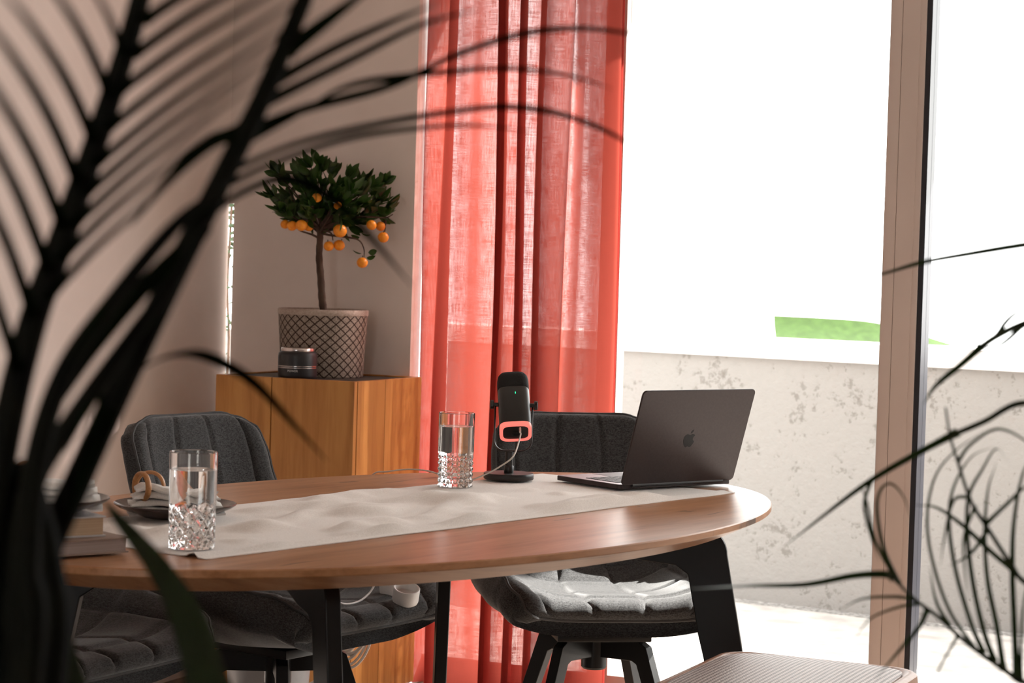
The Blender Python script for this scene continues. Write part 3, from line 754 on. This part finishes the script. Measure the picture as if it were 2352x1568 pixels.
for a in (-.7, .7, pi):
    c = bt @ V((.001 + .003 * sin(a), .003 + .003 * cos(a), -.0722)) + pv
    MB().lathe([(.0007, 0), (.0007, -.0012)], 8, c=c, rot=bt).build('pin', m_steel, mc)
ld = MB(); ld.box((0, 0, 0), (.0016, .0012, .0042)); o = MB(); o.v = [bt @ (v + V((.0035, -hd - .0002, .010))) + pv for v in ld.v]; o.f = ld.f
o.build('indicator', m_led, mc)['label'] = 'green indicator light'
# usb cable (lies loose: own thing), plugged into the underside
plug = MP + Matrix.Rotation(.03, 3, 'Z') @ (bt @ V((.009, -.018, -.0725)) + pv)
axd = (bt @ V((0, 0, -1))).normalized()
cb_ = thing('usb_cable', 'pale cable hanging from the microphone and trailing behind the far glass to the table edge', 'cable', (plug.x, plug.y, TZ))
L0 = cb_.location.copy()
MB().tube([plug + axd * .0008 - L0, plug + axd * .011 - L0], .0042, 10, .55).build('plug', m_cable, cb_)
P = spline([plug + axd * .0105, plug + axd * .018 + V((0, 0, -.003)), at(1180, 1046, 4.44), at(1150, 1070, 4.45), at(1115, 1089, 4.47), V((-.085, 4.52, RT + .0025)), V((-.125, 4.60, TZ + .004)), V((-.17, 4.66, TZ + .0105)), V((-.215, 4.672, TZ + .012)), V((-.262, 4.668, TZ + .006)), V((-.288, 4.672, TZ + .001)), V((-.305, 4.695, TZ - .03)), V((-.31, 4.70, .62))], 8)
MB().tube([p - L0 for p in P], .0017, 8).build('cord', m_cable, cb_)

# ------------------------------------------------------------------ laptop
LA = radians(37.7); LH = V((.228, 4.434, TZ + .0058)); LW, LD = .3126, .2090
lp = thing('laptop', 'open dark grey laptop with a logo on its lid, on the far table end', 'laptop', LH, LA)
# local x = hinge direction, y = towards the front edge, z up
def rrect(w, h, r, n=6):
    P = []
    for cx, cy, a0 in ((w - r, r, -pi / 2), (w - r, h - r, 0), (r, h - r, pi / 2), (r, r, pi)):
        P += [(cx + r * cos(a0 + k * pi / 2 / n), cy + r * sin(a0 + k * pi / 2 / n)) for k in range(n + 1)]
    return P
MB().prism(rrect(LW, LD, .010), (0, 0, .0048), (1, 0, 0), (0, 1, 0), (0, 0, 1), .0096).build('base', m_alu, lp, True, 30, bevel=.0012)
MB().prism(rrect(LW - .003, LD - .003, .009), (.0015, .0015, .0098), (1, 0, 0), (0, 1, 0), (0, 0, 1), .0006).build('deck', m_aludeck, lp, False)
kb = MB()
for r_ in range(6):
    for c_ in range(14):
        kb.box((.020 + .0195 * c_ + .0097, .040 + .0172 * r_, .0106), (.0165, .0145, .0012))
kb.build('keyboard', m_key, lp, False)
MB().box((LW / 2, LD - .045, .0102), (.125, .072, .0003)).build('trackpad', m_alu, lp, False)
for x_ in (.03, LW - .03):
    for y_ in (.025, LD - .025): MB().lathe([(.006, -.0019), (.007, -.001), (.007, .0003)], 20, c=(x_, y_, 0)).build('foot', m_key, lp)
tl_ = radians(17.5)                                              # lid leans back past upright
zl = V((0, -sin(tl_), cos(tl_))); nl = V((0, -cos(tl_), -sin(tl_)))   # up the lid / outward from its back
hinge = V((0, -.001, .0098))
lid = MB().prism(rrect(LW, LD - .002, .010), hinge + nl * .0022, (1, 0, 0), zl, nl, .0044).build('lid', m_alu, lp, True, 30, bevel=.0012)
MB().prism(rrect(LW - .008, LD - .014, .006), hinge + V((.004, 0, 0)) + zl * .008 - nl * .0003, (1, 0, 0), zl, nl, .0005).build('screen', m_screen, lp, False)
MB().tube([(.03, -.003, .008), (LW - .03, -.003, .008)], .0042, 12).build('hinge', m_key, lp)
ap = []
outline = [(0, .78), (.10, .81), (.24, .86), (.40, .83), (.52, .74), (.42, .64), (.37, .50), (.41, .35), (.55, .23), (.50, .08), (.40, -.08), (.28, -.20), (.16, -.22), (0, -.17),
           (-.16, -.22), (-.28, -.20), (-.42, -.04), (-.53, .16), (-.58, .38), (-.54, .62), (-.42, .79), (-.26, .85), (-.12, .82)]
ap = [(p.x, p.y) for p in spline([V((x, y, 0)) for x, y in outline + outline[:1]], 4)[:-1]]
leafp = [(.02, .90), (.04, 1.04), (.14, 1.17), (.27, 1.22), (.26, 1.08), (.16, .95)]
lc = hinge + V((LW / 2, 0, 0)) + zl * (LD / 2 - .018) + nl * .00448; sc_ = .0270
lg = MB()
for poly in (ap, leafp):
    # seen from the back, +x of the lid runs to the right
    lg.prism([(x * sc_, y * sc_) for x, y in poly], lc, (1, 0, 0), zl, nl, .0003)
lg.build('logo', m_logo, lp, False)['label'] = 'dark bitten-apple logo'

# ------------------------------------------------------------------ upholstered chairs
prof = [(-.02, .385), (.0, .405)]
PROFILE = spline([V((y, z, 0)) for y, z in ((.262, .425), (.255, .452), (.19, .462), (.09, .452), (0, .444), (-.09, .444), (-.165, .462), (-.205, .505), (-.228, .57), (-.252, .66), (-.280, .76), (-.305, .848))], 6)
WID = [(0, .205), (.03, .240), (.08, .268), (.20, .288), (.34, .288), (.46, .272), (.55, .246), (.63, .230), (.76, .228), (.88, .228), (.93, .224), (.965, .212), (.985, .197), (1, .170)]
CURL = [(0, .030), (.12, .060), (.28, .095), (.42, .110), (.55, .100), (.68, .070), (.85, .042), (1, .025)]
cum = [0.0]
for a, b in zip(PROFILE, PROFILE[1:]): cum.append(cum[-1] + (b - a).length)
cum = [c / cum[-1] for c in cum]
def prof_at(v):
    for i in range(len(cum) - 1):
        if v <= cum[i + 1] + 1e-9:
            k = (v - cum[i]) / (cum[i + 1] - cum[i]); p = PROFILE[i].lerp(PROFILE[i + 1], k); T = (PROFILE[i + 1] - PROFILE[i]).normalized()
            return p, T
    return PROFILE[-1], (PROFILE[-1] - PROFILE[-2]).normalized()
def surf(u, v):
    if v > .75: v = v - .05 * abs(u) ** 5 * (v - .75) / .25
    p, T = prof_at(max(0, min(1, v)))
    _, Ta = prof_at(max(0, v - .05)); _, Tb = prof_at(min(1, v + .05)); T = (Ta + Tb + T).normalized()
    # profile runs front -> back top in (y, z); inward normal = up for the seat, forward for the back
    nrm = V((0, -T.y, T.x)); nrm = V((0, -T.y * -1 * -1, 0)) if False else V((0, T.y, -T.x))
    w = interp(WID, v); cu_ = interp(CURL, v)
    c = abs(u); x = w * (u - .10 * u * c ** 3)
    bend = cu_ * max(0, (c - .30) / .70) ** 1.9
    return V((x, p.x, p.y)) + nrm * bend, nrm
def shell(v0, v1, seat):
    nu, nv = 56, 52; T_ = .088 if seat else .058
    inn, outr = [], []
    for j in range(nv + 1):
        g = j / nv; v = lerp(v0, v1, g)
        for i in range(nu + 1):
            u = -1 + 2 * i / nu
            # rounded outline corners at the free ends
            P0, n0 = surf(u, v)
            e = .004
            du = surf(min(1, u + e), v)[0] - surf(max(-1, u - e), v)[0]; dv = surf(u, min(1, v + e))[0] - surf(u, max(0, v - e))[0]
            nn = du.cross(dv)
            nn = nn.normalized() if nn.length > 1e-9 else n0
            if nn.dot(n0) < 0: nn = -nn
            eu = 1 - abs(u); ev = min(g, 1 - g) * (1.6 if True else 1)
            ed = min(1, eu / .16); ed2 = min(1, ev / .10)
            rnd = sqrt(max(0, 1 - (1 - ed) ** 2)) * sqrt(max(0, 1 - (1 - ed2) ** 2))
            # stitched channels
            if seat:
                cu1 = abs(sin(pi * (u * 2.0 + .5)))
                cv1 = abs(sin(pi * (g - .17) * 3.0))
                puff = (min(1, cu1 * 3.4) ** .7) * (min(1, cv1 * 3.6) ** .7) if .02 < g < .98 else .3
            else:
                cu1 = abs(sin(pi * (u * 2.0 + .5))); puff = min(1, cu1 * 4.5) ** .7
            inn.append(P0 + nn * (-.010 + rnd * ((.011 + .009 * puff) if seat else (.0145 + .0055 * puff))))
            outr.append(P0 - nn * (.010 + rnd * (T_ - .022)))
    n1 = nu + 1; m = len(inn); fs = []
    for s_ in (0, 1):
        for j in range(nv):
            for i in range(nu):
                a = s_ * m + j * n1 + i; fs.append([a, a + 1, a + 1 + n1, a + n1])
    per = [i for i in range(nu + 1)] + [j * n1 + nu for j in range(1, nv + 1)] + [nv * n1 + i for i in range(nu - 1, -1, -1)] + [j * n1 for j in range(nv - 1, 0, -1)]
    for k in range(len(per)): a, c = per[k], per[(k + 1) % len(per)]; fs.append([a, c, m + c, m + a])
    return MB().add(inn + outr, fs), [(inn[k] + outr[k]) / 2 for k in per]
def make_chair(label, loc, rz):
    t = thing('dining_chair', label, 'chair', loc, rz, 'grey swivel chairs around the table')
    mb, per = shell(0, .575, True); so_ = mb.build('seat', m_fab, t, angle=75)
    MB().tube(per + per[:1], .0035, 6).build('piping', m_pipe, so_)
    mb, per = shell(.545, 1, False); bo_ = mb.build('backrest', m_fab, t, angle=75)
    MB().tube(per + per[:1], .0035, 6).build('piping', m_pipe, bo_)
    MB().box((0, -.01, .362), (.22, .24, .02), bev=.003).build('mounting_plate', m_black, t)
    MB().lathe([(.026, .27), (.03, .275), (.03, .355), (.02, .358)], 24, c=(0, -.01, 0)).build('swivel_column', m_black, t)
    poly = [(.015, .350), (.128, .350), (.150, .338), (.285, FZ + .004), (.285, FZ), (.255, FZ), (.125, .296), (.112, .303), (.015, .300)]
    for k in range(4):
        a = pi / 4 + k * pi / 2 + .0
        d = V((cos(a), sin(a), 0)); MB().prism(poly, (0, -.01, 0), d, (0, 0, 1), d.cross(V((0, 0, 1))), .026).build('leg', m_black, t, True, 30, bevel=.0015)
    return t
chA = V((-.487, 4.765, 0)); rA = math.atan2(-.582, .813) - pi / 2
ch = make_chair('grey upholstered swivel chair in front of the cabinet, white plugs on its seat', chA, rA)
chB = V((.215, 5.06, 0))
dup(ch, chB, pi + radians(9), 'grey upholstered swivel chair behind the laptop and microphone, facing the room')
dup(ch, V((-.92, 4.19, 0)), rA + .12, 'grey upholstered swivel chair mostly hidden by the dark palm at lower left')

# ------------------------------------------------------------------ white things on and under chair A
def socket_cup(loc, rx, ry, label, r=.029, h=.05):
    o = MB().lathe([(r * .82, 0), (r * .95, .003), (r, .008), (r, h), (r * .97, h + .001), (r * .86, h), (r * .84, h * .55), (.004, h * .5)], 40).build('plug_adapter', m_white, angle=40)
    o.location = loc; o.rotation_euler = (rx, ry, 0); return tag(o, label, 'plug', 'white plug sockets')
sp = at(930, 1383, 4.72)
socket_cup(V((sp.x, sp.y, sp.z)), .34, .12, 'white round plug socket on the chair seat, the nearer of two', .029, .036)
sp2 = at(900, 1372, 4.79)
socket_cup(sp2, .1, -.1, 'white round plug socket on the chair seat, half hidden behind the other', .026, .045)
wc = thing('white_lead', 'thin white lead curving across the chair seat from the round plug', 'cable', at(790, 1386, 4.62))
P = spline([at(862, 1340, 4.72), at(848, 1362, 4.70), at(825, 1380, 4.66), at(795, 1387, 4.62), at(770, 1380, 4.6), at(740, 1372, 4.62)], 8)
MB().tube([p - wc.location for p in P], .0022, 8).build('cord', m_white, wc)

# bundled lead on the floor behind the chair
cl = thing('extension_lead', 'coiled pale extension lead hanging in loops under the chair', 'cable', V((-.37, 5.25, 0)))
P = []
for i in range(140):
    a = i / 140 * 2 * pi * 6; k = i / 140
    P.append(V((.035 * cos(a) + .02 * k, .03 * sin(a), .30 + .055 * sin(a + .5) + .02 * sin(a * .37))))
P += [V((.0, 0, .26)), V((-.06, -.02, .20)), V((-.15, -.04, .16)), V((-.22, -.05, .13))]
MB().tube(spline(P, 2), .0035, 6).build('cord', m_cable, cl)
MB().tube([V((.0, 0, .34)), V((-.01, .05, .45)), V((-.02, .10, .46))], .0035, 6).build('tie', m_cable, cl)
# white speaker-like bin under the chair
bn = thing('waste_bin', 'light grey tapered bin standing under the chair in front of the cabinet', 'bin', V((-.60, 5.55, FZ)))
MB().lathe([(.085, 0), (.092, .006), (.112, .285), (.115, .30), (.111, .30), (.088, .012), (.01, .010)], 48).build('tub', plain('light_grey_plastic', (.26, .26, .27), .45), bn, angle=40)
ml = thing('power_hub', 'white round power hub at the end of the pale lead on the floor', 'power strip', V((-.55, 5.28, FZ)))
MB().lathe([(.05, 0), (.055, .004), (.055, .11), (.045, .125), (.01, .128)], 36).build('housing', m_white, ml, angle=40)

# ------------------------------------------------------------------ woven stool
st_loc = V((.497, 3.78, FZ)); sa = math.atan2(-.145, .318)
stl = thing('cane_stool', 'low stool with a woven cane seat and rounded wooden frame at the lower right', 'stool', st_loc, sa)
SW, SD_, SZ = .375, .46, .50 - FZ
def srr(w, d, r, n=8): return [(x - w / 2, y - d / 2) for x, y in rrect(w, d, r, n)]
fo_ = srr(SW, SD_, .06); fi = srr(SW - .05, SD_ - .05, .042)
n = len(fo_); mb = MB()
ring = [[(x, y, z) for x, y in P] for P, z in ((fo_, SZ - .035), (srr(SW + .004, SD_ + .004, .062), SZ - .02), (fo_, SZ - .004), (srr(SW - .012, SD_ - .012, .056), SZ), (srr(SW - .03, SD_ - .03, .050), SZ + .0005), (fi, SZ - .006), (fi, SZ - .035))]
mb.add([p for r_ in ring for p in r_], [[i * n + k, i * n + (k + 1) % n, ((i + 1) % 7) * n + (k + 1) % n, ((i + 1) % 7) * n + k] for i in range(7) for k in range(n)])
mb.build('seat_frame', m_wovenframe, stl, angle=40)
mb = MB(); N_ = 40; vs = []
for i in range(N_ + 1):
    for j in range(N_ + 1):
        x = (i / N_ - .5) * 2; y = (j / N_ - .5) * 2
        q = max(abs(x), abs(y)); sx = x; sy = y
        e = 6; l_ = (abs(x) ** e + abs(y) ** e) ** (1 / e) if q > 0 else 1
        if q > 0: sx, sy = x * q / l_, y * q / l_
        vs.append(V((sx * (SW / 2 - .018), sy * (SD_ / 2 - .018), SZ + .001 + .006 * (1 - q ** 4))))
mb.add(vs, [[i * (N_ + 1) + j, (i + 1) * (N_ + 1) + j, (i + 1) * (N_ + 1) + j + 1, i * (N_ + 1) + j + 1] for i in range(N_) for j in range(N_)])
wo = mb.build('woven_seat', m_weave, stl, angle=80); sd = wo.modifiers.new('s', 'SOLIDIFY'); sd.thickness = .006
for sx in (-1, 1):
    for sy in (-1, 1):
        x, y = sx * (SW / 2 - .035), sy * (SD_ / 2 - .035)
        MB().tube([V((x, y, SZ - .03)), V((x + sx * .03, y + sy * .03, 0))], [.017, .011], 14).build('leg', m_wovenframe, stl)

# ------------------------------------------------------------------ palms
def frond(name, pl, pts, r0_, r1_, mat):
    P = spline([p - pl.location for p in pts], 8)
    o = MB().tube(P, [lerp(r0_, r1_, i / (len(P) - 1)) for i in range(len(P))], 10).build(name, mat, pl)
    return P, o
def blade(mb, pts, w, flat=.10, tilt=0.0, taper=1.0):
    P = spline(pts, 7); N = len(P)
    T = (P[-1] - P[0]).normalized(); view = V((0, 1, 0)); side = T.cross(view)
    if side.length < .05: side = V((1, 0, 0))
    side = Matrix.Rotation(tilt, 3, T) @ side.normalized()
    rad = [w * max(.06, (1 + .45 * math.exp(-i / (N - 1) / .05)) * (1 - ((i / (N - 1)) ** 2.2) * taper * .97)) for i in range(N)]
    mb.tube(P, rad, 8, flat, side=side)

# left palm, close to the lens
pl = thing('potted_palm', 'large dark palm close to the camera filling the left of the picture', 'plant', V((-.30, 1.12, FZ)), 0, 'palms')
q0 = pl.location
MB().lathe([(.10, 0), (.105, .005), (.135, .29), (.14, .31), (.13, .31), (.125, .27), (.01, .265)], 40).build('planter', m_pot, pl, angle=40)
Yl = 1.12
def LP(px, py, dy=0): return at(px, py, Yl + dy)
base = lambda dx, dy: V((q0.x + dx, q0.y + dy, .27))
F1 = [base(-.02, 0), V((q0.x - .01, q0.y, .7)), LP(-55, 1568), LP(-30, 1250), LP(20, 960), LP(75, 740), LP(145, 540), LP(205, 370), LP(262, 200), LP(318, 10), LP(350, -160), LP(370, -300)]
F2 = [base(.02, .02), V((q0.x + .015, q0.y + .02, .7)), LP(20, 1568, .04), LP(80, 1330, .04), LP(185, 1090, .04), LP(300, 840, .04), LP(420, 590, .04), LP(520, 390, .04), LP(600, 230, .04), LP(660, 90, .04), LP(712, -40, .04), LP(770, -220, .04)]
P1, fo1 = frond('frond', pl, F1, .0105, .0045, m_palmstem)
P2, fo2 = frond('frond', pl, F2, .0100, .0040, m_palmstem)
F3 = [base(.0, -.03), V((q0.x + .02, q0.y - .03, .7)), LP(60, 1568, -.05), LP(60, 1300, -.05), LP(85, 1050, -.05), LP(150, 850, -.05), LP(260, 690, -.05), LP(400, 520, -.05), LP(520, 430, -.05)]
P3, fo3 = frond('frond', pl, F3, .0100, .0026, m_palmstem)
F4 = [base(.01, .01), V((q0.x + .03, q0.y + .01, .75)), LP(40, 1568), LP(30, 1400), LP(70, 1130), LP(170, 960), LP(290, 790), LP(400, 640), LP(480, 520)]
P4, fo4 = frond('frond', pl, F4, .0105, .0022, m_palmstem)
for dx in (-150, -110, -60, -20, 20, 60, 95):     # leaf bases bundled at the foot
    mbp = [base(dx * .0002, -.01), V((q0.x + dx * .00022, q0.y, .7)), LP(dx, 1590, .01), LP(dx + 10, 1300, .01), LP(dx - 25, 1000 + abs(dx), .01)]
    frond('leaf_base', pl, mbp, .020, .006, m_palmstem)
# leaflets
def leaflets(name, items, par, w=.0055):
    mb = MB()
    for it in items:
        pts = [LP(*p) - q0 for p in (it[0][::-1] if name == 'hanging_leaf' else it[0])]; blade(mb, pts, it[1] if len(it) > 1 else w, .10, it[2] if len(it) > 2 else random.uniform(-.5, .5))
    o = mb.build(name, m_palm, par); return o
right1 = []
for (x, y), (dx, dy) in zip([(325, 50), (300, 130), (265, 215), (240, 300), (215, 380), (190, 450), (165, 520), (135, 600), (105, 690)],
                            [(330, -190), (390, -240), (470, -300), (520, -350), (520, -370), (480, -360), (440, -350), (370, -320), (300, -290)]):
    right1.append(([(x, y), (x + dx * .33, y + dy * .37, -.14), (x + dx * .68, y + dy * .70, -.28), (x + dx, y + dy, -.40)], .0030, 1.2))
left1 = []
for (x, y), (dx, dy) in zip([(285, 130), (255, 225), (220, 330), (185, 430), (150, 530), (115, 630), (80, 735), (45, 860)],
                            [(-115, -220), (-200, -330), (-240, -380), (-260, -430), (-260, -450), (-250, -470), (-230, -470), (-200, -450)]):
    left1.append(([(x, y), (x + dx * .28, y + dy * .38, -.14), (x + dx * .62, y + dy * .72, -.30), (x + dx, y + dy, -.42)], .0030, 1.2))
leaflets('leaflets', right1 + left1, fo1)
right2 = [([(655, 120, .04), (760, 40, .05), (880, -50, .08)], .0045), ([(625, 190, .04), (770, 110, .07), (900, 50, .1), (1010, 5, .13)], .0036, .9), ([(600, 240, .04), (800, 140, .10), (960, 60, .14), (1100, 20, .18)], .0034, .9),
          ([(575, 300, .04), (700, 250, .12), (900, 195, .25), (1050, 125, .35), (1200, 78, .45), (1330, 65, .52), (1450, 78, .58), (1610, 112, .62)], .0036, .9),
          ([(545, 340, .04), (680, 265, .14), (800, 197, .24), (960, 172, .36), (1150, 157, .46), (1300, 172, .53), (1410, 205, .58)], .0036, 1.1),
          ([(510, 400, .04), (680, 330, .14), (850, 288, .26), (1000, 262, .36), (1150, 245, .46), (1270, 258, .52), (1380, 295, .57), (1470, 350, .60), (1600, 460, .64)], .0036, .9),
          ([(490, 440, .04), (640, 370, .12), (800, 318, .24), (950, 295, .34), (1090, 288, .42), (1230, 303, .48)], .0028, .9),
          ([(470, 500, .04), (560, 440, .06), (660, 410, .10), (760, 455, .14), (860, 555, .18), (945, 655, .22)], .0040)]
left2 = [([(480, 470, .04), (380, 540, .0), (250, 690, -.05), (140, 880, -.08)], .0042), ([(430, 570, .04), (340, 650, .01), (220, 800, -.03), (120, 960, -.05)], .0050),
         ([(360, 720, .04), (300, 780, .02), (220, 900, .0), (150, 1040, -.02)], .0055),
         ([(560, 300, .04), (480, 330, .02), (380, 420, -.02), (300, 520, -.05)], .0040), ([(400, 620, .02), (330, 660, .0), (260, 740, -.02), (180, 850, -.03)], .0035)]
right2 = [([(p[0], p[1], .04 + (p[2] - .04) * .62) for p in it[0]], it[1] * 1.12) + tuple(it[2:]) for it in right2]
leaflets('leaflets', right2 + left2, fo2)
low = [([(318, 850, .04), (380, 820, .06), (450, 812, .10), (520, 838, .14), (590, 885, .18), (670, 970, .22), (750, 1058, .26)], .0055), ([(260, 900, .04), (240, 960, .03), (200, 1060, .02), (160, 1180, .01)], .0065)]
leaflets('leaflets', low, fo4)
near = [([(232, 1140, .12), (275, 1195, .12), (345, 1280, .12), (400, 1370, .12), (440, 1470, .12), (470, 1600, .12)], .0085, .2), ([(90, 1300, .1), (115, 1370, .1), (140, 1450, .1), (170, 1580, .1)], .0060, .2),
        ([(290, 1190, .16), (380, 1300, .16), (460, 1430, .16), (510, 1590, .16)], .0055, .5)]
nb_ = leaflets('hanging_leaf', near, fo3); nb_.data.materials.clear(); nb_.data.materials.append(leaf_mat('green_palm_leaf', (.014, .038, .006), .2, (.035, .10, .008)))

# right palm, further back
pr = thing('potted_palm', 'slender palm with thin curling leaflets in front of the glass at lower right', 'plant', V((.63, 1.90, FZ)), 0, 'palms')
q1 = pr.location
MB().lathe([(.11, 0), (.115, .005), (.145, .29), (.15, .31), (.14, .31), (.135, .27), (.01, .265)], 40).build('planter', m_pot, pr, angle=40)
Yr = 1.9
def RP(px, py, dy=0): return at(px, py, Yr + dy)
def rfrond(pts, ra, rb): return frond('frond', pr, [V((q1.x, q1.y, .27)), V((q1.x - .01, q1.y, .5))] + [RP(*p) for p in pts], ra * .82, rb * .8, m_palmstem_lit)
_, a1 = rfrond([(2500, 1568), (2420, 1560), (2352, 1566), (2310, 1540), (2220, 1475), (2160, 1420), (2100, 1375), (2050, 1325)], .0042, .0016)
_, a2 = rfrond([(2530, 1400), (2440, 1390), (2352, 1335), (2325, 1300), (2270, 1215), (2230, 1150), (2200, 1060), (2182, 1000), (2172, 935)], .0040, .0012)
_, a3 = rfrond([(2560, 1200), (2480, 960), (2352, 925), (2260, 968), (2180, 1002)], .0040, .0030)
_, a4 = rfrond([(2620, 900), (2480, 700), (2352, 742), (2290, 772), (2255, 795)], .0036, .0036)
def rleaf(items, par, w=.0032):
    mb = MB()
    for it in items: blade(mb, [RP(*p) - q1 for p in it[0]], (it[1] if len(it) > 1 else w) * .80, .2, random.uniform(-.4, .4))
    mb.build('leaflets', m_palm_lit, par)
rleaf([([(2050, 1325), (2030, 1318, .02), (1960, 1322, .04), (1850, 1342, .05), (1720, 1345, .0), (1590, 1352, -.2)], .0042),
       ([(2060, 1335), (2010, 1240, .03), (1990, 1150, .05), (1975, 1110, .06)], .0024),
       ([(2065, 1340), (2030, 1260, .02), (2015, 1180, .02), (2020, 1130, .02), (2045, 1110, .02), (2075, 1140, .02), (2095, 1200, .02)], .0030),
       ([(2100, 1375), (2050, 1370), (1980, 1375, .03), (1930, 1400, .05)], .0020), ([(2110, 1385), (2060, 1395), (2000, 1420), (1960, 1470)], .0020),
       ([(2130, 1400), (2110, 1440), (2060, 1500), (2010, 1560)], .0028), ([(2200, 1460), (2160, 1530), (2130, 1600)], .0018),
       ([(2240, 1490), (2180, 1400, .02), (2140, 1280, .04), (2130, 1180, .05), (2150, 1090, .06), (2200, 1030, .07), (2260, 990, .08)], .0026),
       ([(2260, 1500), (2230, 1430), (2195, 1310, .02), (2180, 1200, .03), (2190, 1120, .04), (2230, 1050, .05), (2285, 1025, .06)], .0026),
       ([(2285, 1520), (2260, 1450), (2235, 1340), (2222, 1230, .02), (2225, 1140, .03), (2255, 1080, .04), (2290, 1030, .05), (2322, 1075, .06)], .0030),
       ([(2305, 1540), (2290, 1440), (2268, 1330), (2262, 1220), (2270, 1120, .02), (2290, 1060, .03)], .0030),
       ([(2335, 1560), (2330, 1440), (2325, 1300), (2330, 1190), (2352, 1080, .02), (2400, 1010, .03)], .0034),
       ([(2345, 1562), (2345, 1480), (2352, 1380), (2380, 1250)], .0024), ([(2180, 1435), (2150, 1380), (2135, 1300)], .0022)], a1)
rleaf([([(2330, 1310), (2280, 1270), (2210, 1205, .02), (2150, 1165, .03), (2100, 1160, .04)], .0030), ([(2270, 1215), (2230, 1270, .02), (2180, 1300, .04)], .0022), ([(2262, 1205), (2320, 1150, -.02), (2352, 1120, -.04), (2420, 1080, -.05)], .0024),
       ([(2225, 1140), (2190, 1150), (2170, 1230), (2160, 1300)], .0020), ([(2240, 1160), (2215, 1230), (2215, 1300), (2225, 1380)], .0018), ([(2200, 1060), (2230, 1020), (2290, 985), (2352, 1010), (2390, 1060)], .0022)], a2)
rleaf([([(2200, 992), (2090, 1050, .04), (1990, 1110, .08), (1890, 1185, .12), (1800, 1256, .16)], .0038), ([(2000, 1105, .08), (1985, 1160, .08), (2000, 1230, .08), (2020, 1290, .08)], .0020)], a3)
rleaf([([(2255, 795), (2210, 835, .03), (2150, 885, .06), (2120, 930, .08)], .0040), ([(2290, 772), (2310, 740, .01), (2340, 715, .02), (2400, 690, .02)], .0030), ([(2480, 545), (2352, 562), (2230, 582, .05), (2120, 602, .1), (2030, 628, .14), (1930, 655, .2)], .0038),
       ([(2352, 745), (2300, 790, .02), (2250, 800, .02)], .003)], a4)

# ------------------------------------------------------------------ light
w = bpy.data.worlds.new('sky'); SC.world = w; w.use_nodes = True; t = w.node_tree
for n in list(t.nodes): t.nodes.remove(n)
bg = node(t, 'ShaderNodeBackground'); bg.inputs[0].default_value = (1.0, .985, .96, 1); bg.inputs[1].default_value = 4.6
ow = node(t, 'ShaderNodeOutputWorld'); t.links.new(bg.outputs[0], ow.inputs[0])
sl = bpy.data.lights.new('sun', 'SUN'); sl.energy = 24; sl.angle = radians(.6); sl.color = (1, .95, .88)
so_ = bpy.data.objects.new('sun', sl); C.objects.link(so_)
PHI, EL = radians(50), radians(38)
hd_ = -E1 * sin(PHI) - E2 * cos(PHI)
dirv = hd_ * cos(EL) + V((0, 0, -sin(EL)))
so_.rotation_euler = dirv.to_track_quat('-Z', 'Y').to_euler(); so_.location = R(2, -3, 5)

SC.view_settings.view_transform = 'Standard'; SC.view_settings.look = 'None'; SC.view_settings.gamma = 1
SC.view_settings.use_curve_mapping = False; SC.view_settings.exposure = 0.3
SC.cycles.max_bounces = 14; SC.cycles.transmission_bounces = 12; SC.cycles.transparent_max_bounces = 16; SC.cycles.diffuse_bounces = 6
SC.cycles.sample_clamp_indirect = 8
SC.cycles.use_denoising = True
